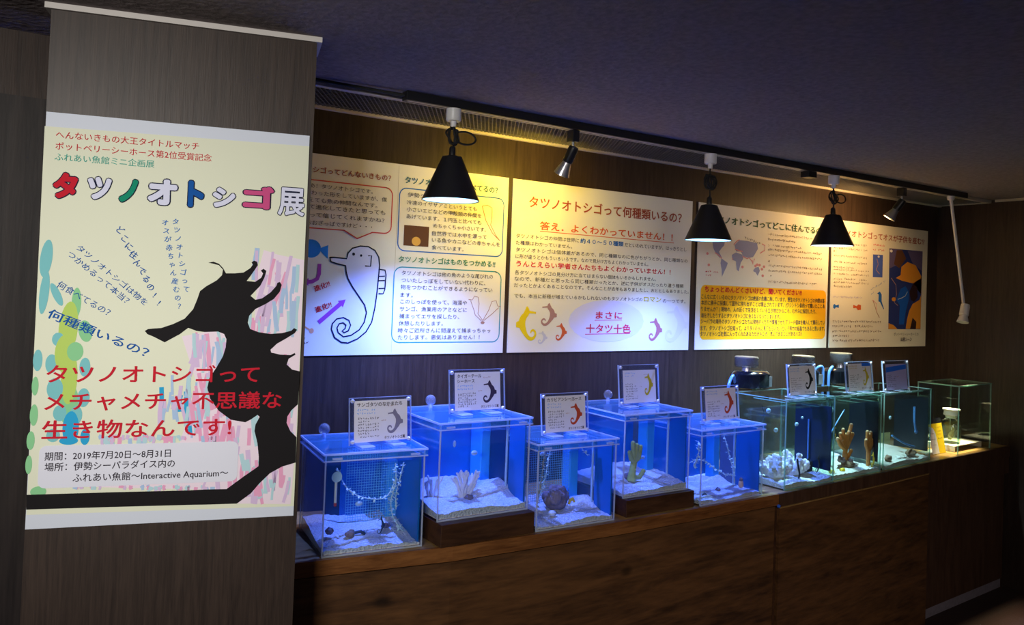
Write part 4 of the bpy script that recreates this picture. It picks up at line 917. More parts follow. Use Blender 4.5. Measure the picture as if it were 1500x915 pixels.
  ['r','orangebox',1,0.0284,0.4044,1.023,0.6741,0.0302,0.0],
  ['t','ちょっとめんどくさいけど、聞いてください!!',0.0558,0.4241,0.807,0.4241,0.0321,'red',0.03],
  ['t','こんなに広くいるのにタツノオトシゴは絶滅の危機に瀕しています。野生のタツノオトシゴの仲間は基',0.0333,0.4631,1.0089,0.4631,0.027,'ink',0.01],
  ['t','本的に勝手に採集して国外に持ち出すことは禁止されています。(ワシントン条約って聞いたことあ',0.0337,0.4926,1.0106,0.4926,0.0271,'ink',0.01],
  ['t','りませんか？) 現地の、人の近くで生活をしている生き物だからこそ、むやみに採取したり、',0.0341,0.5236,0.9381,0.5236,0.0271,'ink',0.01],
  ['t','海を汚したりするとタツノオトシゴに会えなくなってしまいます。',0.0345,0.5552,0.6341,0.5552,0.0272,'ink',0.01],
  ['t','シーパラの海外のタツノオトシゴたちは現地の人たちが繁殖させたブリード個体を輸入して展示してい',0.035,0.5843,1.0156,0.5843,0.0273,'ink',0.01],
  ['t','ます。タツノオトシゴを知って、より多くの人に見てもらいたいという努力の結晶でもあると思います。',0.0345,0.6176,1.0175,0.6176,0.0273,'ink',0.01],
  ['t','タツノオトシゴを気に入ってくれたあなただからこそ、気にできることがあるハズ!?',0.0339,0.6465,0.8175,0.6465,0.0274,'ink',0.01],
 ],
 'P4': [
  ['t','タツノオトシゴってオスが子供を産む!?',0.0286,0.0707,0.9384,0.0707,0.0418,'brownred',0.02],
  ['g',0.0146,0.1316,0.3525,0.1316,0.0158,'ink2'],
  ['g',0.016,0.1594,0.3537,0.1594,0.0158,'ink2'],
  ['g',0.0168,0.1801,0.0492,0.1801,0.0158,'ink2'],
  ['g',0.0182,0.2031,0.3555,0.2031,0.0158,'ink2'],
  ['g',0.0199,0.2387,0.3569,0.2387,0.0157,'ink2'],
  ['g',0.0213,0.2676,0.2197,0.2676,0.0157,'ink2'],
  ['g',0.022,0.2821,0.3587,0.2821,0.0157,'ink2'],
  ['g',0.0232,0.3057,0.3597,0.3057,0.0157,'ink2'],
  ['g',0.0246,0.3334,0.3433,0.3334,0.0156,'ink2'],
  ['g',0.0255,0.3529,0.3616,0.3529,0.0156,'ink2'],
  ['g',0.0267,0.3768,0.2077,0.3768,0.0156,'ink2'],
  ['g',0.393,0.1207,0.5244,0.1207,0.0167,'red3'],
  ['g',0.3941,0.1496,0.5254,0.1496,0.0166,'red3'],
  ['p','photoblue',1,0.3979,0.178,0.4984,0.1762,0.4991,0.3106,0.4018,0.3122],
  ['l','mauvebrown',0.0058,2,0.4371,0.202,0.452,0.234,0.4327,0.2677,0.4679,0.2906],
  ['e','palegrey',2,0.4545,0.1886,0.0105,0.0063,0],
  ['p','photonavy',1,0.5631,0.1322,0.9243,0.1308,0.9205,0.6178,0.5727,0.6183],
  ['p','photopurple',2,0.5631,0.1322,0.6975,0.132,0.671,0.2226,0.5686,0.2529],
  ['p','photobrown',3,0.6977,0.1363,0.7434,0.1847,0.6718,0.2479,0.6133,0.2256,0.6394,0.14],
  ['p','photopurple',2,0.7569,0.1369,0.9213,0.1328,0.921,0.2531,0.8191,0.2149],
  ['p','photogold',3,0.6376,0.3081,0.6877,0.2892,0.6934,0.2384,0.7589,0.2052,0.8497,0.222,0.9157,0.288,0.9183,0.4001,0.9008,0.4349,0.8257,0.4621,0.7896,0.505,0.7688,0.5555,0.7558,0.6155,0.9204,0.6153,0.9174,0.2966,0.8223,0.3347,0.7624,0.3284,0.7033,0.3223],
  ['p','photodark',4,0.8224,0.339,0.8714,0.3586,0.879,0.4183,0.8404,0.4491,0.8026,0.4373,0.7863,0.3869],
  ['p','photodark',4,0.828,0.5465,0.8707,0.5715,0.8673,0.6154,0.803,0.6155],
  ['p','photoblue2',4,0.6902,0.3731,0.7409,0.3546,0.7818,0.3871,0.7803,0.4378,0.7527,0.5055,0.7331,0.5891,0.6824,0.5893,0.686,0.4734,0.649,0.441],
  ['l','palegrey',0.0043,5,0.764,0.3876,0.7426,0.4135,0.7064,0.427,0.6632,0.4365],
  ['l','mauvebrown',0.0051,5,0.5876,0.3102,0.6389,0.3498,0.6479,0.4078,0.6281,0.458,0.6644,0.4738],
  ['e','photogold',5,0.6203,0.4375,0.0217,0.0126,0],
  ['p','photogold',3,0.5728,0.5817,0.6254,0.5937,0.6689,0.6173,0.5726,0.6175],
  ['e','photowhite',4,0.5821,0.1477,0.0145,0.0085,0],
  ['t','ポットベリーシーホースの',0.6318,0.6483,0.8981,0.6483,0.0228,'ink'],
  ['t','出産シーン',0.7056,0.6795,0.8248,0.6795,0.0251,'ink',0.02],
  ['g',0.0268,0.4363,0.3116,0.4363,0.0136,'lav2'],
  ['p','blue3',1,0.0296,0.4826,0.0439,0.477,0.0541,0.4859,0.0808,0.4793,0.0818,0.4992,0.0546,0.4951,0.0453,0.5052,0.0304,0.5001],
  ['p','rust',1,0.2166,0.4788,0.249,0.486,0.268,0.4754,0.2916,0.4796,0.2927,0.5064,0.263,0.5093,0.2456,0.4962,0.2174,0.4983],
  ['p','blue3',1,0.449,0.4069,0.4759,0.3948,0.4959,0.4121,0.4973,0.4527,0.5238,0.4969,0.5184,0.5011,0.481,0.4572,0.4644,0.4535,0.4656,0.413],
  ['l','sketch',0.0049,2,0.4057,0.4468,0.4272,0.4785,0.4491,0.5183,0.4776,0.5502],
  ['l','mappink',0.0041,2,0.4057,0.4468,0.4473,0.47,0.442,0.5104],
  ['g',0.3832,0.3872,0.5318,0.329,0.012,'blue3'],
  ['g',0.3843,0.4153,0.4241,0.398,0.012,'blue3'],
  ['g',0.0222,0.5751,0.5128,0.5751,0.0173,'ink2'],
  ['g',0.0235,0.6026,0.4207,0.6026,0.0173,'ink2'],
  ['g',0.0249,0.6312,0.5149,0.6312,0.0173,'ink2'],
  ['g',0.0263,0.6586,0.2,0.6586,0.0172,'ink2'],
  ['g',0.0275,0.684,0.496,0.684,0.0172,'ink2'],
 ],
}

def poster(key, w, h, mat, thick=0.004):
    mb = MB(); mb.box(0, -thick, -h, w, 0, 0, mat); pr = Printer(mb, -thick, 0.0004); pr.run(PRINTS[key]); return mb
POST = []
for key, w, h, mat, loc, rz, label in [
    ('A', 0.611, 0.987, 'poster_paper', (PX+0.0015*math.cos(PYAW), PY-0.0008, 2.017), PYAW, 'tall exhibition poster with black seahorse silhouette and coloured title on the pillar'),
    ('P1', 1.034, 0.724, 'panel_paper', (0.745, -0.0005, 2.095), 0, 'wide wall poster with big outlined seahorse drawing and blue fish, partly behind the pillar'),
    ('P2', 1.051, 0.724, 'panel_paper', (1.801, -0.0005, 2.095), 0, 'wide wall poster with six small coloured seahorses along its bottom'),
    ('P3', 1.036, 0.724, 'panel_paper', (2.897, -0.0005, 2.095), 0, 'wall poster with world map above an orange text box'),
    ('P4', 0.980, 0.724, 'panel_paper', (3.958, -0.0005, 2.095), 0, 'wall poster with tall orange and blue seahorse photo, nearest the right corner')]:
    POST.append((poster(key, w, h, mat), loc, rz, label))

# ------------------------------------------------------------------ display counter
CP = [(0.50, -0.47), (0.85, -0.515), (1.25, -0.578), (1.90, -0.605), (2.80, -0.597), (3.65, -0.545), (4.20, -0.500), (XR-0.003, -0.455)]
def cyat(x):
    for (a, b), (c, d) in zip(CP, CP[1:]):
        if x <= c: return b+(d-b)*(x-a)/(c-a)
    return CP[-1][1]
def strip(x0, x1, out0, out1, z0, z1, mat, mb=None):
    """a band that follows the counter front between two offsets from it"""
    xs = [x0] + [p[0] for p in CP if x0 < p[0] < x1] + [x1]
    return (mb or MB()).prism([(x, cyat(x)+out0) for x in xs] + [(x, cyat(x)+out1) for x in reversed(xs)], z0, z1, mat)
ZT = 0.821
ct = thing('display_counter', 'long brown wooden counter along the back wall carrying the fish tanks', 'counter', (0, 0, 0))
mb = MB(); xs = [p[0] for p in CP]; mb.prism([(x, cyat(x)+0.012) for x in xs] + [(XR-0.003, -0.003), (0.50, -0.003)], ZT-0.035, ZT, 'top_wood'); mb.build('countertop', ct)
strip(0.50, 2.795, 0.0, 0.012, ZT-0.045, ZT+0.0005, 'trim_wood').build('edge_trim', ct)
strip(2.795, XR-0.003, 0.0, 0.012, ZT-0.06, ZT+0.0005, 'base_wood').build('edge_trim', ct)
strip(0.50, 2.788, 0.012, 0.030, 0.0, ZT-0.052, 'counter_wood').build('front_panel', ct)
strip(2.797, 4.085, -0.004, 0.014, 0.0, ZT-0.058, 'counter_wood').build('front_panel', ct)
strip(2.797, 4.085, -0.006, 0.012, ZT-0.058, ZT-0.053, 'top_wood').build('panel_edging', ct)
strip(2.785, 2.800, 0.010, 0.030, 0.0, ZT-0.055, 'riser_wood').build('batten', ct)
strip(4.088, XR-0.004, 0.004, 0.022, 0.665, ZT-0.061, 'base_wood').build('apron', ct)
strip(4.088, XR-0.03, 0.020, 0.040, 0.055, 0.665, 'base_wood').build('base_panel', ct)
strip(4.088, XR-0.03, 0.028, 0.045, 0.0, 0.055, 'grey_kick').build('kickboard', ct)
mb = MB(); mb.box(0.505, -0.40, 0.0, XR-0.01, -0.004, ZT-0.036, 'riser_wood'); mb.build('carcass', ct)
pin = MB().lathe([(0.0, -0.004), (0.007, -0.003), (0.008, 0.001), (0.006, 0.006), (0.0, 0.008)], (2.792, cyat(2.79)-0.001, 0.773), 'dot_blue', n=16, axis=(0, -1, 0)).build('marker_dot')
tag(pin, 'small bright blue round dot on the counter edge below the vine tank', 'sticker')
for x0, x1, lab in [(1.205, 1.560, 'dark wooden riser block under the second tank from the pillar'), (1.968, 2.315, 'dark wooden riser block under the green coral tank')]:
    r = MB().box(x0, -0.577, ZT+0.001, x1, -0.19, 0.884 if x0 > 1.5 else 0.893, 'riser_wood').build('riser_block', bevel=0.002); tag(r, lab, 'riser')

# ------------------------------------------------------------------ fish tanks
def sandmesh(w, d, h, seed, slope=0.0, hump=()):
    R = random.Random(seed); nx, ny = 26, 20; mb = MB(); vs = []
    for j in range(ny+1):
        for i in range(nx+1):
            u, v = i/nx, j/ny; z = h*(0.42+0.75*v) + slope*(u-.5) + 0.006*math.sin(u*7+seed)*math.cos(v*5+seed*2) + R.uniform(-.0026, .0026)
            for hu, hv, hr, hh in hump: z += hh*math.exp(-((u-hu)**2+(v-hv)**2)/hr**2)
            vs.append((u*w, v*d, max(z, .004)))
    n = nx+1; fs = [(j*n+i, j*n+i+1, (j+1)*n+i+1, (j+1)*n+i) for j in range(ny) for i in range(nx)]
    base = len(vs); rim = [i for i in range(n)] + [j*n+nx for j in range(1, ny+1)] + [ny*n+i for i in range(nx-1, -1, -1)] + [j*n for j in range(ny-1, 0, -1)]
    for k in rim: vs.append((vs[k][0], vs[k][1], 0))
    m_ = len(rim); fs += [(rim[k], base+k, base+(k+1) % m_, rim[(k+1) % m_]) for k in range(m_)] + [tuple(base+k for k in range(m_))]
    return mb.add(vs, fs, 'sand', True)
def tank(label, x, y, z, w, d, h, rot, style, back, sand, wl=0.90, side=()):
    t = thing('fish_tank', label, 'tank', (x, y, z), rot, 'fish tanks on the counter'); g = 0.005
    blue = style == 'lid'; gm = 'glass' if blue else 'glass_green'; em = 'edge_acrylic' if blue else 'edge_glass'
    m = MB(); m.box(0, 0, 0, w, g, h, gm); m.box(0, d-g, 0, w, d, h, gm); m.box(0, g, 0, g, d-g, h, gm); m.box(w-g, g, 0, w, d-g, h, gm); m.box(g, g, 0, w-g, d-g, g, gm); m.build('glass_box', t)
    for X in (0, w-0.004):
        for Y_ in (-0.0006, d-0.004): MB().box(X, Y_, 0.005, X+0.004, Y_+0.0046, h, em).build('corner_edge', t)
    MB().box(0, -0.0006, -0.0, w, 0.004, 0.005, em).build('bottom_edge', t)
    if not blue:
        m = MB(); m.box(0, -0.0004, h, w, 0.005, h+0.0036, em); m.box(0, d-.005, h, w, d, h+0.0036, em); m.box(-.0004, .005, h, .005, d-.005, h+0.0036, em); m.box(w-.005, .005, h, w+.0004, d-.005, h+0.0036, em); m.build('rim_edge', t)
    s = sandmesh(w-2*g-.002, d-2*g-.002, *sand); s.build('sand', t, loc=(g+.001, g+.001, g+.0005))
    m = MB(); m.box(g+.0008, g+.0008, g+.003, w-g-.0008, d-g-.0008, h*wl, 'water_blue' if blue else 'water_teal'); m.build('water', t)
    yb = d-g-0.012
    for a, b, kind in back:
        x0, x1 = g+.004+(w-2*g-.008)*a, g+.004+(w-2*g-.008)*b
        if kind == 'grid':
            m = MB(); z0, z1 = 0.03, h*0.93; q = 0.0085; k = int((x1-x0)/q); j = int((z1-z0)/q)
            for i in range(k+1): m.box(x0+i*q, yb-.07, z0, x0+i*q+.0012, yb-.0688, z1, 'screen')
            for i in range(j+1): m.box(x0, yb-.0702, z0+i*q, x0+k*q, yb-.0690, z0+i*q+.0012, 'screen')
            m.build('mesh_screen', t, fix=False)
        elif kind == 'column':
            m = MB(); m.box(x0, yb-.075, 0.02, x1, yb-.012, h*.95, 'back_bright'); m.build('filter_column', t, bevel=.004)
        elif kind == 'pipe':
            m = MB(); xc = (x0+x1)/2; m.tube([(xc, yb-.05, .02), (xc, yb-.05, h*.94)], .006, 'cup_clear'); m.build('pipe', t)
        else:
            m = MB(); m.box(x0, yb, 0.012, x1, yb+.006, h*.95, kind); m.build('back_panel', t)
    for a, b, kind in side:   # along the right wall, from the back corner (0) to the front (1)
        y0, y1 = d-g-.004-(d-2*g-.008)*b, d-g-.004-(d-2*g-.008)*a; xs_ = w-g-.004
        if kind == 'pipe': MB().tube([(xs_-.008, (y0+y1)/2, .02), (xs_-.008, (y0+y1)/2, h*.94)], .0045, 'cup_clear').build('pipe', t)
        elif kind == 'column': MB().box(xs_-.040, y0, .02, xs_, y1, h*.95, 'back_bright').build('filter_column', t, bevel=.004)
        else: MB().box(xs_-.005, y0, .012 if blue else h*.12, xs_, y1, h*(.95 if blue else .88), kind).build('side_panel', t)
    if blue:
        o = 0.006; m = MB(); m.box(-o, -o, h+.001, w+o, d+o, h+.006, 'acrylic'); lid = m.build('lid', t)
        m = MB()
        for zz, th in ((h-.018, .004), (h+.0012, .006)):
            m.box(-o-.001, -o-.001, zz, w+o+.001, -o+.003, zz+th, 'edge_acrylic'); m.box(-o-.001, d+o-.003, zz, w+o+.001, d+o+.001, zz+th, 'edge_acrylic')
            m.box(-o-.001, -o+.003, zz, -o+.003, d+o-.003, zz+th, 'edge_acrylic'); m.box(w+o-.003, -o+.003, zz, w+o+.001, d+o-.003, zz+th, 'edge_acrylic')
        for X in (.02, w-.05): m.box(X, -o-.0015, h-.012, X+.03, -o+.003, h-.006, 'edge_acrylic')
        m.build('lid_rim', lid)
        m = MB(); m.box(-o, -o, h-.014, w+o, -o+.0025, h+.001, 'acrylic'); m.box(-o, d+o-.0025, h-.014, w+o, d+o, h+.001, 'acrylic'); m.box(-o, -o+.0025, h-.014, -o+.0025, d+o-.0025, h+.001, 'acrylic'); m.box(w+o-.0025, -o+.0025, h-.014, w+o, d+o-.0025, h+.001, 'acrylic'); m.build('lid_skirt', lid)
    else:
        m = MB(); m.box(.03, .03, h*.965, w-.03, d-.09, h*.965+.003, 'glass_green'); lid = m.build('cover_glass', t)
        m = MB(); m.box(.03, .029, h*.965-.0005, w-.03, .031, h*.965+.0035, 'edge_glass'); m.box(.029, .03, h*.965-.0005, .031, d-.09, h*.965+.0035, 'edge_glass'); m.build('cover_edge', lid)
    return t, lid
def knob(lid, x, y, z):
    m = MB(); m.ball((x, y, z+.026), .019, 'knob_clear', n=18); m.lathe([(.008, 0), (.006, .006), (.005, .012)], (x, y, z), 'edge_acrylic', n=14); m.build('lid_knob', lid)
T1, L1 = tank('blue-lit lidded tank with thermometer and ivy string, nearest the pillar', 0.848, -0.500, ZT+.001, 0.316, 0.30, 0.300, -0.105, 'lid', [(0, .40, 'back_navy'), (.40, 1.0, 'grid'), (.40, 1.0, 'back_blue')], (0.030, 1, -.004, ((.15, .8, .12, .008),)), side=[(.04, .26, 'column'), (.28, 1, 'back_blue')])
T2, L2 = tank('blue-lit raised lidded tank with white branching coral', 1.206, -0.545, 0.8935, 0.346, 0.33, 0.305, 0, 'lid', [(0, 1, 'back_blue')], (0.045, 2, .0, ((.98, .45, .16, .030), (.62, .75, .10, .014))), side=[(.04, .28, 'column'), (.30, .62, 'back_navy'), (.66, .67, 'pipe'), (.70, 1, 'back_blue')])
T3, L3 = tank('blue-lit lidded tank with a knobbly rock, below the orange seahorse sign', 1.570, -0.572, ZT+.001, 0.338, 0.30, 0.288, -0.03, 'lid', [(.04, .96, 'grid')], (0.026, 3, .006, ((.95, .5, .16, .025),)), side=[(.10, .28, 'column'), (.62, .63, 'pipe'), (.66, 1, 'back_blue')])
T4, L4 = tank('blue-lit raised lidded tank with green finger coral', 1.968, -0.555, 0.8845, 0.336, 0.33, 0.300, 0, 'lid', [(0, 1, 'back_blue')], (0.034, 4, .012, ((.2, .35, .12, .012),)), side=[(.26, .44, 'column'), (.70, .71, 'pipe'), (.72, 1, 'back_blue')])
T5, L5 = tank('blue-lit lidded tank with looping leafy vine', 2.336, -0.588, ZT+.001, 0.376, 0.30, 0.288, 0.03, 'lid', [(0, 1, 'back_blue')], (0.020, 5, .0, ((.95, .7, .12, .018),)), side=[(.10, .26, 'column'), (.28, .52, 'back_slate'), (.55, .56, 'pipe'), (.58, 1, 'back_blue')])
T6, L6 = tank('open-topped tank with knobbly white coral and black weeds', 2.860, -0.572, ZT+.001, 0.366, 0.28, 0.380, 0.05, 'open', [], (0.034, 6, .0, ()), .90, side=[(.30, 1, 'back_navy')])
T7, L7 = tank('open-topped tank with two orange branching corals', 3.236, -0.545, ZT+.001, 0.400, 0.28, 0.378, 0.05, 'open', [], (0.034, 7, .0, ()), .90, side=[(.43, 1, 'back_black')])
T8, L8 = tank('open-topped tank with brown rocks and blue tube, beside the display case', 3.668, -0.518, ZT+.001, 0.50, 0.28, 0.368, 0.09, 'open', [], (0.034, 8, .0, ()), .90, side=[(.33, 1, 'back_black')])
knob(L1, .06, .26, .306); knob(L2, .12, .30, .311); knob(L4, .18, .31, .306)

# -------- what stands, lies and swims in the tanks
def seahorse3d(name, label, base, h, mat, flip=False, rotz=0.0, group=None, lie=False):
    mb = MB(); s = -1 if flip else 1; pp = smoothpath(SEAH, 3)
    f = lambda u, v: ((u-.5)*h*.5*s, 0, (1-v)*h) if not lie else ((u-.5)*h*.5*s, (1-v)*h, 0.05*h)
    mb.tube([f(u, v) for u, v, r in pp], [max(r*h*.42, h*.008) for u, v, r in pp], mat, n=10)
    mb.tube([f(.50, .17), f(.34, .18), f(.16, .195), f(.10, .2)], [.05*h*.6, .028*h, .02*h, .026*h], mat, n=8)
    y = .012*h
    for a in ((.55, -.02), (.47, -.01), (.62, .03)): mb.tube([f(.53, .06), f(*a)], [.02*h, .005*h], mat, n=6)
    a, b, c, d = f(.84, .42), f(.97, .46), f(.97, .60), f(.82, .62); mb.add([(p[0], p[1]-.004*h, p[2]) for p in (a, b, c, d)] + [(p[0], p[1]+.004*h, p[2]) for p in (a, b, c, d)], [(0, 1, 2, 3), (7, 6, 5, 4), (0, 4, 5, 1), (1, 5, 6, 2), (2, 6, 7, 3), (3, 7, 4, 0)], mat)
    o = mb.build(name, loc=base, rotz=rotz); return tag(o, label, 'seahorse', group)
def branch(mb, p, d, L, r, mat, depth, R, tip=None, spread=.55):
    q = p + d*L; k = 4; pts = [p + d*(L*i/k) + Vector((R.uniform(-1, 1), R.uniform(-1, 1), 0))*L*.04 for i in range(k+1)]
    mb.tube(pts, [r*(1-.25*i/k) for i in range(k+1)], mat, n=8); mb.ball(pts[-1], r*.78, tip or mat, n=8)
    if depth:
        for i in range(R.randint(2, 3)):
            nd = (d + Vector((R.uniform(-1, 1)*spread, R.uniform(-1, 1)*spread*.7, R.uniform(.05, .5)))).normalized()
            branch(mb, pts[-1 - R.randint(0, 1)], nd, L*R.uniform(.65, .9), r*.78, mat, depth-1, R, tip, spread)
def blob(mb, c, r, mat, n, R, sq=(1, 1, .8)):
    mb.ball(c, r, mat, n=16, sq=sq, rough=.10)
    for i in range(n):
        a = R.uniform(0, 2*PI); e = R.uniform(-.2, 1.2); rr_ = r*R.uniform(.28, .5); mb.ball((c[0]+r*sq[0]*.8*math.cos(a)*math.cos(e), c[1]+r*sq[1]*.8*math.sin(a)*math.cos(e), c[2]+r*sq[2]*.85*math.sin(e)), rr_, mat, n=10, rough=.12)
def ivy(name, label, pts, seed, dens=0.009, size=.012, mat='leaf', rad=.0016):
    R = random.Random(seed); mb = MB(); P = smoothpath([tuple(p) for p in pts], 8); mb.tube(P, rad, mat, n=6)
    L = 0
    for a, b in zip(P, P[1:]):
        a, b = Vector(a), Vector(b); L += (b-a).length
        while L > dens:
            L -= dens
            for _ in range(2):
                d = Vector((R.uniform(-1, 1), R.uniform(-1, 1), R.uniform(-.8, .8))).normalized(); s = d.cross(Vector((0, 0, 1))).normalized(); z = size*R.uniform(.6, 1.2); c = a.lerp(b, R.random()); u_ = d.cross(s)*z*.08
                mb.add([c-u_, c+d*z*.5+s*z*.32, c+d*z, c+d*z*.5-s*z*.32, c+u_+d*z*.5], [(0, 1, 4), (1, 2, 4), (2, 3, 4), (3, 0, 4), (0, 3, 2, 1)], mat)
    return tag(mb.build(name), label, 'plant')
# tank 1
th = thing('thermometer', 'white tube thermometer on a suction cup inside the tank nearest the pillar', 'thermometer', (0.893, -0.478, 0.965))
MB().tube([(0, 0, 0.006), (0, 0, .072)], .0042, 'thermo_white').build('tube', th); MB().tube([(0, -.0001, 0), (0, -.0001, .010)], .0046, 'thermo_red').build('bulb', th)
MB().lathe([(.004, .012), (.008, .006), (.0165, 0), (.0150, .001)], (0, -.005, .088), 'cup_clear', n=20, axis=(0, 1, 0)).build('suction_cup', th)
ivy('ivy_string', 'thin leafy string hanging in a loop across the tank with the thermometer', [(0.925, -.40, 1.058), (0.955, -.40, 1.00), (1.00, -.40, .965), (1.06, -.40, .948), (1.10, -.40, .955), (1.125, -.40, 1.0)], 1)
ivy('ivy_bunch', 'bunch of pale leafy strands hanging down the right of the tank nearest the pillar', [(1.115, -.42, 1.062), (1.118, -.42, 1.0), (1.105, -.42, .95), (1.11, -.42, .90), (1.13, -.43, .86), (1.145, -.43, .845)], 2, .005, .015)
ivy('ivy_strand', 'short leafy strand beside the leafy bunch in the tank nearest the pillar', [(1.150, -.41, 1.06), (1.138, -.41, 1.01), (1.126, -.41, .96), (1.128, -.41, .91)], 3, .007, .014)
for nm, lab, x, y, z, r in [('suction_cup', 'pale blue oval cup stuck mid-water in the tank nearest the pillar', 1.003, -.40, .940, .013)]:
    tag(MB().ball((x, y, z), r, 'cup_clear', sq=(1, .5, .62)).build(nm), lab, 'suction cup')
seahorse3d('seahorse', 'small dark seahorse curled on white sand in the tank nearest the pillar', (1.055, -.46, .852), .060, 'seahorse_dark', rotz=.2)
R = random.Random(21); mb = MB(); blob(mb, (0.965, -.43, .858), .014, 'rock_brown', 7, R); mb.tube([(.975, -.43, .86), (1.0, -.43, .862), (1.012, -.435, .852)], .005, 'seahorse_dark'); tag(mb.build('pebble_pile'), 'small brown pebble clump on the sand in the tank nearest the pillar', 'stones')
R = random.Random(22); mb = MB(); blob(mb, (0.908, -.40, .866), .013, 'rock', 6, R); tag(mb.build('pebble'), 'dark pebble at the left side of the tank nearest the pillar', 'stone')
mb = MB(); blob(mb, (1.098, -.40, .858), .011, 'rock', 6, R, (1.6, 1, .6)); tag(mb.build('pebble'), 'flat dark pebble at the right of the sand in the tank nearest the pillar', 'stone')
# tank 2
R = random.Random(5); mb = MB(); p0 = Vector((1.375, -.415, .915))
for a in (-.75, -.35, .1, .55, .95): branch(mb, p0 + Vector((a*.016, 0, .008)), Vector((a*.55+.22, R.uniform(-.3, .3), 1)).normalized(), .038, .0085, 'coral_white', 2 if abs(a) < .6 else 1, R)
for a in (-1, -.3, .5, 1.1): mb.tube([p0, p0 + Vector((a*.028, -.02, -.018))], .006, 'coral_white', n=8)
tag(mb.build('branching_coral'), 'white branching coral standing on sand in the raised tank behind the first lid', 'coral')
R = random.Random(8); mb = MB(); p0 = Vector((1.258, -.40, .925))
for a in (-.5, .05, .6): branch(mb, p0, Vector((a, 0, 1)).normalized(), .045, .006, 'coral_white', 1, R)
tag(mb.build('branching_coral'), 'smaller white coral at the left side of the raised tank', 'coral')
mb = MB(); blob(mb, (1.382, -.44, .925), .015, 'rock', 5, R); tag(mb.build('coral_base_stone'), 'dark stone at the foot of the white branching coral', 'stone')
for lab, x, z, r in [('upright pale cup stuck high in the white branching coral tank', 1.342, 1.103, .009), ('round pale cup at the middle of the white branching coral tank', 1.422, 1.066, .011)]:
    tag(MB().ball((x, -.40, z), r, 'cup_clear', sq=(.7, .5, 1.3) if r < .01 else (1.2, .5, .8)).build('suction_cup'), lab, 'suction cup')
# tank 3
R = random.Random(14); mb = MB(); blob(mb, (1.742, -.45, .885), .042, 'rock', 34, R, (1.15, .9, .95)); tag(mb.build('live_rock'), 'knobbly purple-grey rock in the tank below the orange seahorse sign', 'rock')
ivy('ivy_bunch', 'leafy strands hanging at the left corner of the rock tank', [(1.672, -.47, 1.062), (1.665, -.47, 1.0), (1.658, -.47, .95), (1.650, -.47, .90), (1.645, -.47, .862)], 5, .006, .015, 'leaf_brown')
ivy('ivy_strand', 'thin leafy strand beside the rock in the rock tank', [(1.700, -.46, 1.066), (1.694, -.46, 1.02), (1.683, -.46, .96), (1.664, -.46, .91)], 6, .008, .013)
ivy('ivy_tip', 'short leafy tip at the right top corner of the rock tank', [(1.835, -.47, 1.068), (1.850, -.47, 1.050), (1.868, -.47, 1.034)], 7, .007, .013)
tag(MB().ball((1.712, -.40, 1.038), .009, 'cup_clear', sq=(1.2, .5, .9)).build('suction_cup'), 'pale blue cup stuck above the rock in the rock tank', 'suction cup')
mb = MB(); mb.tube([(1.795, -.46, .862), (1.80, -.46, .876), (1.812, -.46, .880), (1.82, -.46, .868)], [.004, .006, .006, .004], 'seahorse_yellow'); tag(mb.build('seahorse'), 'tiny yellow seahorse curled on sand beside the knobbly rock', 'seahorse')
mb = MB(); mb.ball((1.690, -.50, .853), .012, 'ceramic', sq=(1.2, 1, .8), rough=.05); tag(mb.build('shell'), 'pale shell on the sand before the knobbly rock', 'shell')
# tank 4
R = random.Random(3); mb = MB(); p0 = Vector((2.115, -.45, .925))
mb.tube([p0 + Vector((-.012, 0, -.012)), p0 + Vector((-.006, 0, .03)), p0 + Vector((0, 0, .065))], [.018, .013, .012], 'coral_green')
for dx, dz, b in ((-.030, .10, .055), (-.014, .135, .07), (.006, .125, .06), (.026, .118, .055), (.012, .095, .05)):
    mb.tube([p0 + Vector((0, 0, .06)), p0 + Vector((dx*.7, -.005, b+.02)), p0 + Vector((dx, -.006, dz))], [.010, .0095, .0085], 'coral_green'); mb.ball(p0 + Vector((dx, -.006, dz)), .0085, 'coral_green', n=10)
mb.tube([p0, p0 + Vector((.03, 0, -.002)), p0 + Vector((.05, 0, .02))], [.010, .009, .009], 'coral_green'); mb.ball(p0 + Vector((.05, 0, .02)), .009, 'coral_green', n=10)
tag(mb.build('finger_coral'), 'yellow-green finger coral standing in the raised tank left of the vine tank', 'coral')
R = random.Random(31); mb = MB(); blob(mb, (2.112, -.43, .925), .017, 'rock', 8, R, (1.4, 1, .7)); tag(mb.build('coral_base_stone'), 'dark stone holding the yellow-green finger coral', 'stone')
for lab, x, z in [('pale cup low beside the green finger coral', 2.150, .955), ('pale cup mid-water right of the green finger coral', 2.205, .985)]:
    tag(MB().ball((x, -.40, z), .009, 'cup_clear', sq=(1.4, .5, .8)).build('suction_cup'), lab, 'suction cup')
# tank 5
ivy('vine_string', 'leafy vine looping from the lid down to the right in the vine tank', [(2.612, -.45, 1.062), (2.632, -.45, 1.02), (2.652, -.45, .97), (2.672, -.45, .92), (2.690, -.45, .875)], 11, .007, .013)
ivy('vine_string', 'leafy vine drooping across the middle of the vine tank', [(2.375, -.48, .960), (2.42, -.48, .972), (2.47, -.48, .965), (2.54, -.48, .925), (2.60, -.47, .898), (2.67, -.46, .882)], 12, .007, .013)
ivy('vine_bunch', 'leafy vine hanging along the left edge of the vine tank', [(2.380, -.53, 1.06), (2.383, -.53, 1.02), (2.372, -.53, .985), (2.362, -.53, .955)], 13, .005, .015)
mb = MB(); mb.lathe([(.009, 0), (.011, .004), (.0095, .022), (.007, .026)], (2.672, -.50, .842), 'coral_tip', n=14); mb.ball((2.672, -.50, .872), .009, 'rock_brown', n=10, sq=(.9, .9, 1.2)); tag(mb.build('small_ornament'), 'small brown upright ornament at the right of the vine tank floor', 'ornament')
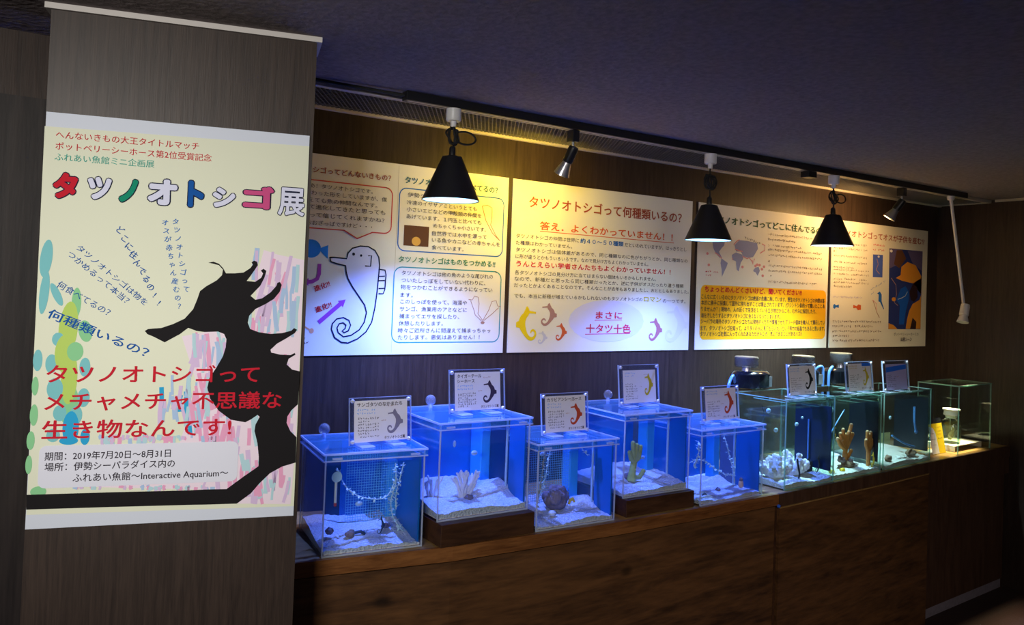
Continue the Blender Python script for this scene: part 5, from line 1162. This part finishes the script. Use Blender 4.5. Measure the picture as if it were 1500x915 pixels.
R = random.Random(40); mb = MB(); blob(mb, (2.535, -.50, .846), .010, 'rock', 7, R); tag(mb.build('shell'), 'dark round shell on the sand of the vine tank', 'shell')
mb = MB(); mb.tube([(2.42, -.52, .840), (2.435, -.52, .846), (2.445, -.52, .838)], .0035, 'seahorse_dark'); tag(mb.build('twig'), 'tiny dark twig at the left of the vine tank floor', 'twig')
# tank 6
R = random.Random(50)
for lab, cx, cy, wd, sd in [('knobbly white coral mound at the left of the white coral tank', 2.930, -.47, .050, 51), ('knobbly white coral mound right of its twin in the white coral tank', 3.066, -.46, .055, 52)]:
    mb = MB(); R = random.Random(sd); blob(mb, (cx, cy, .872), .038, 'coral_white', 20, R, (1.4, 1.0, .8))
    for i in range(30):
        a = R.uniform(-1, 1); b = R.uniform(-1, 1); p = Vector((cx+a*wd*.8, cy+b*.035, .868+.014*(1-a*a))); L = R.uniform(.030, .060)*(1.1-.45*abs(a)); q = p+Vector((a*.016, b*.012, L))
        mb.tube([p, p.lerp(q, .5)+Vector((R.uniform(-.004, .004), 0, 0)), q], [.012, .0095, .0085], 'coral_white', n=8); mb.ball(q, .0105, 'coral_white', n=9, rough=.12)
        w_ = p.lerp(q, .6)+Vector((R.uniform(-.010, .010), R.uniform(-.008, 0), 0)); mb.ball(w_, .0085, 'coral_white', n=8, rough=.1)
    tag(mb.build('lumpy_coral'), lab, 'coral')
R = random.Random(60)
mb = MB(); mb.tube(smoothpath([(3.005, -.525, .935), (3.012, -.525, .905), (3.023, -.525, .870), (3.017, -.525, .845), (3.003, -.525, .832)], 4), .0042, 'seahorse_dark'); tag(mb.build('pipefish'), 'thin dark wavy pipefish upright before the white corals', 'fish')
seahorse3d('seahorse', 'black seahorse at the right end of the white coral tank', (3.188, -.500, .850), .085, 'seahorse_dark', rotz=.1)
mb = MB(); R = random.Random(61)
for i in range(5): mb.tube(smoothpath([(3.155+i*.012, -.455, .850), (3.150+i*.013, -.455, .875), (3.158+i*.011, -.455, .905+R.uniform(-.02, .01))], 4), .005, 'seahorse_dark', n=7)
tag(mb.build('black_weed'), 'clump of black weed behind the black seahorse', 'plant')
mb = MB(); mb.tube(smoothpath([(3.00, -.33, 1.15), (3.02, -.33, 1.09), (2.99, -.33, 1.05), (2.965, -.33, 1.03)], 5), .0022, 'cord_black'); tag(mb.build('pump_cable'), 'thin black cable hanging at the back of the white coral tank', 'cable')
for lab, x, z, r in [('blue cup at the top of the white coral tank', 2.935, 1.135, .014), ('oval pale cup in the middle of the white coral tank', 2.99, 1.045, .013), ('pale cup before the dark panel in the white coral tank', 3.135, 1.062, .012), ('pale cup high at the right of the white coral tank', 3.175, 1.09, .008)]:
    tag(MB().ball((x, -.42, z), r, 'cup_clear', sq=(1, .5, .8)).build('suction_cup'), lab, 'suction cup')
mb = MB(); mb.tube([(3.195, -.44, .90), (3.195, -.44, 1.085)], .004, 'hose_blue'); tag(mb.build('heater_tube'), 'straight blue tube at the right of the white coral tank', 'tube')
# tank 7
R = random.Random(71); mb = MB(); p0 = Vector((3.455, -.455, .850))
mb.tube([p0, p0+Vector((.0, 0, .05)), p0+Vector((.005, 0, .085))], [.015, .012, .011], 'coral_orange')
for dx, dz in ((-.066, .135), (-.044, .158), (-.024, .175), (.0, .150), (.040, .195), (.022, .160), (-.030, .125), (.052, .150)):
    mb.tube([p0+Vector((.003, 0, .075)), p0+Vector((dx*.6, 0, .075+(dz-.075)*.5)), p0+Vector((dx, -.004, dz))], [.010, .0095, .008], 'coral_orange'); mb.ball(p0+Vector((dx, -.004, dz)), .0082, 'coral_tip', n=8)
mb.tube([p0+Vector((0, 0, .03)), p0+Vector((.028, 0, .045)), p0+Vector((.05, 0, .07))], [.010, .009, .008], 'coral_orange'); mb.ball(p0+Vector((.05, 0, .07)), .008, 'coral_tip', n=8)
tag(mb.build('finger_coral'), 'large orange branching coral on a mossy rock', 'coral')
mb = MB(); p0 = Vector((3.590, -.490, .846)); mb.tube([p0, p0+Vector((0, 0, .07))], [.009, .010], 'coral_orange')
for dx, dz in ((-.020, .125), (-.012, .165), (.004, .15), (.014, .160), (.022, .125)):
    mb.tube([p0+Vector((0, 0, .065)), p0+Vector((dx, 0, .10)), p0+Vector((dx*1.05, 0, dz))], [.009, .009, .0075], 'coral_orange'); mb.ball(p0+Vector((dx*1.05, 0, dz)), .0078, 'coral_tip', n=8)
tag(mb.build('finger_coral'), 'slim upright orange coral at the right of its tank', 'coral')
mb = MB(); blob(mb, (3.460, -.47, .860), .026, 'rock_brown', 16, R, (1.5, .9, .7)); blob(mb, (3.420, -.46, .883), .018, 'rock', 8, R); tag(mb.build('mossy_rock'), 'brown mossy rock at the foot of the large orange coral', 'rock')
seahorse3d('seahorse', 'yellow seahorse holding on below the slim orange coral', (3.594, -.512, .840), .075, 'seahorse_yellow', rotz=.1)
seahorse3d('seahorse', 'yellow seahorse swimming high at the left of the orange coral tank', (3.318, -.49, 1.0), .055, 'seahorse_yellow', flip=True, rotz=.1)
for lab, x in [('yellow lump on the sand at the left end of the orange coral tank', 3.290), ('yellow lump on the sand below the large orange coral', 3.372)]:
    mb = MB(); blob(mb, (x, -.500, .848), .012, 'seahorse_yellow', 4, R, (1.4, 1, .8)); tag(mb.build('yellow_stone'), lab, 'stone')
tag(MB().ball((3.39, -.42, 1.115), .016, 'cup_clear', sq=(1, .5, 1)).build('suction_cup'), 'round pale cup high in the orange coral tank', 'suction cup')
mb = MB(); mb.tube(smoothpath([(3.63, -.33, 1.09), (3.57, -.33, 1.03), (3.52, -.33, .97), (3.515, -.33, .90)], 5), .003, 'hose_blue'); tag(mb.build('air_tube'), 'thin blue air tube curving behind the orange corals', 'tube')
mb = MB(); blob(mb, (3.530, -.46, .856), .013, 'coral_white', 6, R, (1.8, 1, .6)); tag(mb.build('coral_rubble'), 'white coral rubble between the two orange corals', 'stones')
# tank 8
mb = MB(); blob(mb, (4.045, -.440, .862), .022, 'rock_brown', 12, R, (1.6, .9, .8)); tag(mb.build('rock'), 'brown rock at the right of the blue tube tank', 'rock')
mb = MB(); blob(mb, (3.790, -.470, .860), .017, 'rock_brown', 8, R, (1.2, .9, 1)); tag(mb.build('rock'), 'small brown rock at the left of the blue tube tank', 'rock')
mb = MB(); mb.tube(smoothpath([(4.060, -.445, 1.10), (4.062, -.445, 1.03), (4.078, -.445, .975)], 5), .006, 'hose_blue'); mb.ball((4.080, -.445, .970), .010, 'hose_blue', n=10); tag(mb.build('air_tube'), 'blue tube hanging before the dark panel beside the display case', 'tube')
mb = MB(); mb.tube(smoothpath([(3.86, -.445, .965), (3.92, -.445, .938), (3.99, -.445, .912), (4.07, -.445, .892)], 5), .0045, 'hose_blue'); tag(mb.build('air_tube'), 'blue tube slanting low across the tank beside the display case', 'tube')
tag(MB().ball((3.95, -.38, 1.04), .010, 'cup_clear', sq=(1, .5, 1)).build('suction_cup'), 'pale cup before the dark panel beside the display case', 'suction cup')
tag(MB().box(4.075, -.205, ZT+.001, 4.125, -.203, .945, 'reflected_cream').build('card_reflection'), 'taller cream strip imitating a card reflection behind the blue tube tank', 'reflected_shape')  # two cream sheets put in as the reflection of a card
tag(MB().box(4.155, -.205, ZT+.001, 4.245, -.203, .915, 'reflected_cream').build('card_reflection'), 'wider cream square imitating a card reflection behind the blue tube tank', 'reflected_shape')
R = random.Random(80); mb = MB(); blob(mb, (3.90, -.46, .854), .011, 'coral_white', 6, R, (1.5, 1, .7)); tag(mb.build('coral_rubble'), 'grey-white rubble at the middle of the blue tube tank floor', 'stones')

# ------------------------------------------------------------------ acrylic sign stands
SIGNS = []
def sign(label, x, y, z, w, h, card, items, paper='card_paper', tilt=0.10, rz=0.0):
    t = thing('sign_stand', label, 'sign', (x, y, z+.0008), rz, 'acrylic sign stands on the tanks')
    q = Matrix.Rotation(-tilt, 4, 'X')
    def tilted(o): o.rotation_euler = (-tilt, 0, 0); return o
    m = MB(); m.box(0, -.0035, 0.004, w, -.0005, h, 'sign_acrylic'); m.box(0, .0005, 0.004, w, .0035, h, 'sign_acrylic'); tilted(m.build('acrylic_plate', t))
    m = MB(); e = .0016; m.box(0, -.0037, .004, e, .0037, h, 'edge_acrylic'); m.box(w-e, -.0037, .004, w, .0037, h, 'edge_acrylic'); m.box(0, -.0037, h-e, w, .0037, h, 'edge_acrylic'); tilted(m.build('plate_edge', t))
    m = MB()
    for X in (.010, w-.010):
        for Z in (.014, h-.010):
            k = MB().lathe([(0, -.0052), (.0045, -.005), (.0062, -.003), (.0062, .004), (0, .005)], (X, -.0035, Z), 'magnet', n=16, axis=(0, 1, 0)); tilted(k.build('magnet', t))
    for X in (.03, w-.075):
        k = MB().box(X, -.030, 0, X+.045, .040, .0035, 'edge_acrylic'); k.build('foot', t)
    cx0, cz1, cx1, cz0 = card; mb = MB(); mb.box(0, -.0004, -(cz1-cz0), cx1-cx0, 0, 0, paper)
    pr = Printer(mb, -.0042, .00020); mb.v = [(a, b-.0042+.0002, c) for a, b, c in mb.v]; pr.run(items); SIGNS.append((mb, t, (cx0, cz1), tilt))
def card_items(w, h, title, col, horse, horsebox=(.60, .22, .92, .84), seed=0, sub=True, foot=True, lines=7):
    it = []; y = .10
    for s_ in title: it.append(('t', s_, .05*w, y*h, min(.92, .05+.075*len(s_))*w if len(title) > 1 else .90*w, y*h, .115*h, 'ink', .02)); y += .13
    if sub: it += [('g', .05*w, (y-.01)*h, .40*w, (y-.01)*h, .06*h, col), ('g', .05*w, (y+.075)*h, .40*w, (y+.075)*h, .06*h, col)]
    y0 = max(y+.20, .42)
    for i in range(lines):
        yy = y0+i*(.94-y0)/lines; it.append(('g', .06*w, yy*h, (.48 if (i*7+seed) % 4 else .30)*w, yy*h, .062*h, 'ink'))
    it.append(('s', horse, 2, horsebox[0]*w, horsebox[1]*h, horsebox[2]*w, horsebox[3]*h, 0))
    it += [('g', .62*w, .15*h, .80*w, .14*h, .045*h, 'sketch'), ('g', .50*w, .50*h, .60*w, .50*h, .045*h, 'sketch')]
    if foot: it.append(('t', 'タツノオトシゴ属', .56*w, .92*h, .95*w, .92*h, .085*h, 'ink', .02))
    return it
CW, CH = .182, .128
def cd(w, h, cw=CW, ch=CH, dz=.012): return ((w-cw)/2, dz+ch, (w+cw)/2, dz)
SW, SH_ = .212, .150
sign('acrylic sign with grey seahorse on the lid nearest the pillar', 0.945, -.440, 1.1285, SW, SH_, cd(SW, SH_), card_items(CW, CH, ['サンゴタツのなかまたち'], 'skyline', 'greyhorse', seed=1))
sign('acrylic sign with dark purple seahorse on the white branching coral tank', 1.303, -.425, 1.2055, SW+.01, SH_, cd(SW+.01, SH_), card_items(CW, CH, ['タイガーテール', 'シーホース'], 'skyline', 'darkhorse', seed=2))
sign('acrylic sign with orange seahorse on the rock tank lid', 1.655, -.470, 1.1165, SW, SH_, cd(SW, SH_), card_items(CW, CH, ['カリビアンシーホース'], 'skyline', 'brick', seed=3))
sign('acrylic sign with yellow seahorse on the green coral tank', 2.070, -.405, 1.1915, SW, SH_+.012, cd(SW, SH_, .172), card_items(.172, CH, [], 'skyline', 'ochre', (.64, .10, .92, .80), 4, foot=False))
sign('acrylic sign with red seahorse on the vine tank lid', 2.440, -.490, 1.1165, SW+.01, SH_, cd(SW+.01, SH_), card_items(CW, CH, [], 'skyline', 'brick', (.60, .08, .92, .84), 5))
sign('acrylic sign with black seahorse on the white coral tank', 2.990, -.480, 1.195, SW-.01, SH_, cd(SW-.01, SH_), card_items(CW, CH, [], 'skyline', 'blackhorse', (.60, .08, .92, .84), 6))
sign('acrylic sign with yellow seahorse on the orange coral tank', 3.418, -.480, 1.197, SW+.005, SH_, cd(SW+.005, SH_), card_items(CW, CH, [], 'ochre', 'ochre', (.62, .14, .90, .84), 7) + [('p', 'stickerblue', 5, .60*CW, -.02*CH, .98*CW, -.02*CH, .98*CW, .10*CH, .60*CW, .10*CH)])
sign('acrylic sign with blue stripe, last of the row towards the corner', 3.742, -.468, 1.187, SW+.015, SH_+.008, cd(SW+.015, SH_), card_items(CW, CH, [], 'lav2', 'lav2', (.55, .30, .90, .80), 8, foot=False) + [('p', 'stickerblue', 5, 0, .12*CH, .98*CW, .02*CH, .98*CW, .20*CH, 0, .32*CH)], paper='print_lav2')

# ------------------------------------------------------------------ filters standing behind the open tanks
def waterpump(label, x, y, z, w, captop, capx, hose):
    t = thing('tank_filter', label, 'filter', (x, y, z), 0, 'tank filters behind the open tanks')
    h = .085; prof = [(.0, 0), (w*.40, 0), (w*.5, .010), (w*.5, h-.014), (w*.42, h), (0, h)]
    mb = MB(); mb.lathe(prof, (w/2, .06, 0), 'black_gloss', n=28); body = mb.build('body', t); body.scale = (1, .55, 1)
    mb = MB(); mb.lathe([(.0, 0), (.022, 0), (.020, .020), (0, .021)], (capx, .034, h), 'silver', n=20); mb.build('neck', t)
    mb = MB(); mb.lathe([(.050, 0), (.055, .006), (.055, captop-h-.020)], (capx, .034, h+.018), 'grey_tub', n=28); c = mb.build('clear_cup', t)
    mb = MB(); mb.lathe([(0, 0), (.052, 0), (.052, .006), (0, .008)], (capx, .034, captop-.004), 'cap_tan', n=28); mb.build('cap_disc', c)
    mb = MB(); mb.tube(smoothpath(hose, 6), .007, 'hose_blue'); mb.build('hose', t)
    mb = MB(); mb.box(w*.50, -.014, .012, w*.92, -.004, .060, 'silver'); mb.build('label_plate', t)
waterpump('dark round filter with clear cup behind the white coral tank, left end', 2.910, -.27, ZT+.385, .235, .150, .090, [(.01, .03, .03), (-.04, .0, .07), (-.09, -.02, .03), (-.11, -.03, -.06)])
waterpump('dark round filter with clear cup, between the black and yellow seahorse signs', 3.330, -.27, ZT+.383, .200, .150, .090, [(.17, .03, .06), (.18, .01, .095), (.20, .0, .09), (.203, .0, .0)])
waterpump('dark round filter with clear cup behind the orange coral tank sign', 3.600, -.27, ZT+.383, .20, .160, .130, [(.03, .03, .05), (.01, .0, .095), (-.015, .0, .07), (-.02, .0, .0)])

# ------------------------------------------------------------------ display case at the end of the counter
dc = thing('display_case', 'clear glass box case holding a bottle at the right end of the counter', 'display case', (4.478, -.455, ZT+.001), .06)
w, d, h, g = .400, .225, .366, .005; m = MB()
m.box(0, 0, 0, w, g, h, 'glass_green'); m.box(0, d-g, 0, w, d, h, 'glass_green'); m.box(0, g, 0, g, d-g, h, 'glass_green'); m.box(w-g, g, 0, w, d-g, h, 'glass_green'); m.box(0, 0, h, w, d, h+g, 'glass_green'); m.build('glass_box', dc)
m = MB()
for X in (0, w-.005):
    for Y_ in (-.0005, d-.005): m.box(X, Y_, 0, X+.005, Y_+.0055, h, 'edge_glass')
m.box(-.0005, -.0008, h, w+.0005, .004, h+.006, 'edge_glass'); m.box(-.0005, d-.004, h, w+.0005, d+.0008, h+.006, 'edge_glass'); m.box(-.0008, .004, h, .004, d-.004, h+.006, 'edge_glass'); m.box(w-.004, .004, h, w+.0008, d-.004, h+.006, 'edge_glass'); m.build('glass_edges', dc)
st = thing('bottle_stand', 'low white stand under the specimen bottle in the glass case', 'stand', (4.520, -.415, ZT+.0015), .06)
MB().box(0, 0, .027, .330, .150, .033, 'ceramic').build('top', st, bevel=.001)
for X in (0.0, .324): MB().box(X, 0, 0, X+.006, .150, .027, 'ceramic').build('leg', st)
bt = thing('specimen_bottle', 'stoppered glass bottle with preserved seahorse in the display case', 'bottle', (4.612, -.345, ZT+.0352))
k = 1.12
MB().lathe([(a*k, b*k) for a, b in [(.0, 0), (.042, 0), (.046, .004), (.046, .098), (.040, .112), (.027, .120), (.027, .128), (.034, .130), (.034, .136)]], (0, 0, 0), 'glass_green', n=32).build('glass_body', bt)
MB().lathe([(a*k, b*k) for a, b in [(0, .004), (.042, .004), (.0425, .088), (0, .089)]], (0, 0, 0), 'liquid', n=32).build('liquid', bt)
MB().lathe([(a*k, b*k) for a, b in [(0, .122), (.025, .124), (.028, .137), (.036, .139), (.036, .143), (.033, .160), (.040, .163), (.040, .170), (0, .172)]], (0, 0, 0), 'stopper', n=32).build('stopper', bt)
mb = MB(); mb.tube(smoothpath([(-.022, -.005, .022), (-.008, 0, .040), (.010, 0, .055), (.030, 0, .080)], 4), [.010]*4+[.011]*4+[.008]*4+[.005], 'seahorse_pale'); mb.tube(smoothpath([(-.032, -.008, .046), (-.018, -.008, .030), (.0, -.008, .034)], 4), .006, 'seahorse_pale'); sp = mb.build('preserved_seahorse', loc=(4.612, -.345, ZT+.036)); tag(sp, 'pale preserved seahorse inside the stoppered glass bottle', 'specimen')
CARDY = MB(); CARDY.box(0, -.0012, -.190, .150, 0, 0, 'sign_acrylic')
pr = Printer(CARDY, -.0012, .0003)
pr.run([('p', 'cardyellow', 1, .0, .028, .150, .028, .150, .190, .0, .190), ('p', 'whiteblue', 2, .0, .04, .045, .05, .065, .08, .072, .13, .078, .188, .0, .188)] + [('g', .085, .05+i*.018, .14, .05+i*.018, .009, 'brownred') for i in range(3)] + [('g', .085, .108, .14, .108, .009, 'ink'), ('g', .008, .080, .055, .080, .008, 'ink2'), ('g', .008, .11, .06, .11, .008, 'ink2'), ('g', .008, .14, .06, .14, .008, 'ink2')])

dg = bpy.context.evaluated_depsgraph_get()
for pr in Printer.LIST: pr.flush(dg)
for mb, loc, rz, label in POST: tag(mb.build('wall_poster', loc=loc, rotz=rz, fix=False), label, 'poster')
for mb, t, (cx, cz), tilt in SIGNS:
    o = mb.build('card', t, fix=False); o.rotation_euler = (-tilt, 0, 0); o.location = Matrix.Rotation(-tilt, 3, 'X') @ Vector((cx, 0, cz))
cy_ = thing('info_card', 'yellow and white card leaning against the glass case', 'card', (4.306, -.375, ZT+.0008), .06)
o = CARDY.build('card', cy_, fix=False); o.rotation_euler = (-.18, 0, 0); o.location = (0, 0, .188)
MB().box(.0, .0, 0, .15, .05, .003, 'edge_acrylic').build('foot', cy_)

# ------------------------------------------------------------------ lighting track, pendants, spotlights
YT = -0.367
tr = MB(); tr.box(1.12, YT-.018, ZC-.030, 4.66, YT+.018, ZC-.0005, 'black_plastic'); tr.box(1.13, YT-.006, ZC-.0305, 4.65, YT+.006, ZC-.029, 'vent_frame'); tag(tr.build('lighting_track', bevel=.002), 'long black lighting track on the ceiling above the tanks', 'track')
cb = MB(); cb.tube(smoothpath([(0.62, -.352, ZC-.006), (0.85, -.350, ZC-.010), (1.0, -.358, ZC-.012), (1.118, YT, ZC-.014)], 6), .006, 'cord_black'); tag(cb.build('track_cable'), 'black cable running along the ceiling from the pillar to the track', 'cable')
jb = MB(); jb.box(3.215, YT-.024, ZC-.062, 3.275, YT+.024, ZC-.032, 'black_plastic'); tag(jb.build('track_feed_box', bevel=.003), 'small black box on the track left of the rightmost pendant', 'box')
def pendant(label, x, zrim, color, energy, bulb, loops, turn):
    t = thing('pendant_lamp', label, 'lamp', (x, YT, zrim), 0, 'black cone pendant lamps on the track'); H = .150; top = ZC-.031-zrim
    m = MB(); m.lathe([(0, .1475), (.0320, .147), (.0978, .0), (.1000, .0), (.0342, .1505), (.012, .156), (0, .156)], (0, 0, 0), 'black_metal', n=48); sh = m.build('shade', t)
    m = MB(); m.lathe([(.0955, .0015), (.0300, .145), (0, .146)], (0, 0, 0), 'shade_inner', n=48, caps=False); m.build('shade_lining', sh)
    m = MB(); m.lathe([(.012, .156), (.011, .182), (.006, .188), (0, .188)], (0, 0, 0), 'black_plastic', n=20); m.build('cord_grip', t)
    m = MB(); m.lathe([(0, .020), (.014, .022), (.026, .040), (.025, .062), (.014, .094), (.013, .146)], (0, 0, 0), bulb, n=24); m.build('bulb', t)
    m = MB(); m.lathe([(.0, -.002), (.024, -.002), (.026, .002), (.026, .040), (0, .040)], (0, 0, top-.040), 'white_plastic', n=28); m.lathe([(.010, -.022), (.011, 0)], (0, 0, top-.040), 'white_plastic', n=18); m.build('track_adapter', t)
    m = MB(); zc_ = .188+(top-.062-.188)*.52; pts = [(0, 0, .186), (.002, 0, zc_-.045)]
    for i in range(loops*8+1):
        a = i/8*2*PI; r = .020+.006*math.sin(i*1.3); pts.append((r*math.cos(a+turn)*1.0+.004*math.sin(i), r*.5*math.sin(a*1.1), zc_+.030*math.sin(a+turn)+.004*math.cos(i*2.1)))
    for i in range(9):
        a = -PI*.5+i/8*2*PI; pts.append((.045+.042*math.cos(a-PI/2), -.008, zc_-.002+.022*math.sin(a-PI/2)) if turn < 2 else (.030*math.cos(a), -.012, zc_+.024*math.sin(a)))
    pts += [(0, 0, zc_+.038), (0, 0, top-.062)]
    m.tube(smoothpath(pts, 4), .0034, 'cord_black', n=8); m.build('cord', t)
    lamp('pendant_light', 'SPOT', (x, YT, zrim+.004), energy, color, (x, YT, 0), shadow_soft_size=.012, spot_size=math.radians(120), spot_blend=1.0)
pendant('black cone pendant lamp with blue light, nearest the pillar', 1.308, 1.931, BLUE, 170, 'bulb_blue', 3, 0.4)
pendant('black cone pendant lamp with blue light above the world map poster', 2.575, 1.875, BLUE, 150, 'bulb_blue', 3, 2.2)
pendant('black cone pendant lamp with white light, rightmost of the three', 3.440, 1.903, TEALW, 125, 'bulb_white', 3, 1.2)
def spotlight(label, x, d, color, energy, L=.125, bulbmat='bulb_yellow', ang=150):
    t = thing('track_spotlight', label, 'spotlight', (x, YT, ZC-.031), 0, 'black track spotlights'); d = Vector(d).normalized(); j = Vector((0, 0, -.075))
    MB().box(-.016, -.020, -.046, .016, .020, -.001, 'black_plastic').build('track_adapter', t, bevel=.003)
    MB().tube([(0, 0, -.044), (0, 0, -.078)], .005, 'silver').build('stem', t)
    MB().lathe([(0, -.014), (.018, -.012), (.020, 0), (.020, .050), (0, .051)], j, 'black_plastic', n=24, axis=d).build('head', t)
    m = MB().lathe([(.016, .050), (.018, .056), (.031, .100), (.032, .104), (.029, .105), (.027, .100)], j, 'silver', n=20, axis=d)
    b = m.build('reflector_bulb', t)
    MB().lathe([(0, .096), (.027, .097), (.025, .101), (0, .104)], j, bulbmat, n=20, axis=d).build('lens', b)
    p = Vector((x, YT, ZC-.031)) + j + d*.118
    lamp('spot_light', 'SPOT', p, energy, color, p+Vector((-.16, .90, -.40)), spot_size=math.radians(ang), spot_blend=0.45, shadow_soft_size=.025)
spotlight('black track spotlight with yellow light between the two left pendants', 1.828, (-.10, .50, -.86), YELLOW, 14, ang=178)
spotlight('black track spotlight with amber light, right of the rightmost pendant', 4.026, (-.30, .46, -.83), AMBER, 17, ang=178)
al = thing('arm_spotlight', 'white long-armed spotlight hanging from the right end of the track', 'spotlight', (4.512, YT, ZC-.031))
MB().lathe([(0, -.024), (.016, -.022), (.020, -.010), (.020, 0), (0, 0)], (0, 0, 0), 'white_plastic', n=24).build('track_adapter', al)
e = Vector((.148, -.010, -.625)); MB().tube([(0, 0, -.012), e*.5, e], .0085, 'white_plastic', n=12).build('arm', al)
d = Vector((-.30, -.02, -.95)).normalized(); MB().lathe([(0, -.016), (.022, -.014), (.024, 0), (.024, .050), (.020, .052), (.030, .088), (.031, .092), (.028, .093)], e+Vector((.004, -.004, .006)), 'white_plastic', n=24, axis=d).build('head', al)
MB().lathe([(0, .082), (.026, .083), (.024, .087), (0, .089)], e+Vector((.004, -.004, .006)), 'bulb_warm', n=20, axis=d).build('lens', al)
p = Vector((4.512, YT, ZC-.031)) + e + d*.10
lamp('spot_light', 'SPOT', p, 230, WARM, p+Vector((-.09, .03, -.95)), spot_size=math.radians(44), spot_blend=.8, shadow_soft_size=.025)
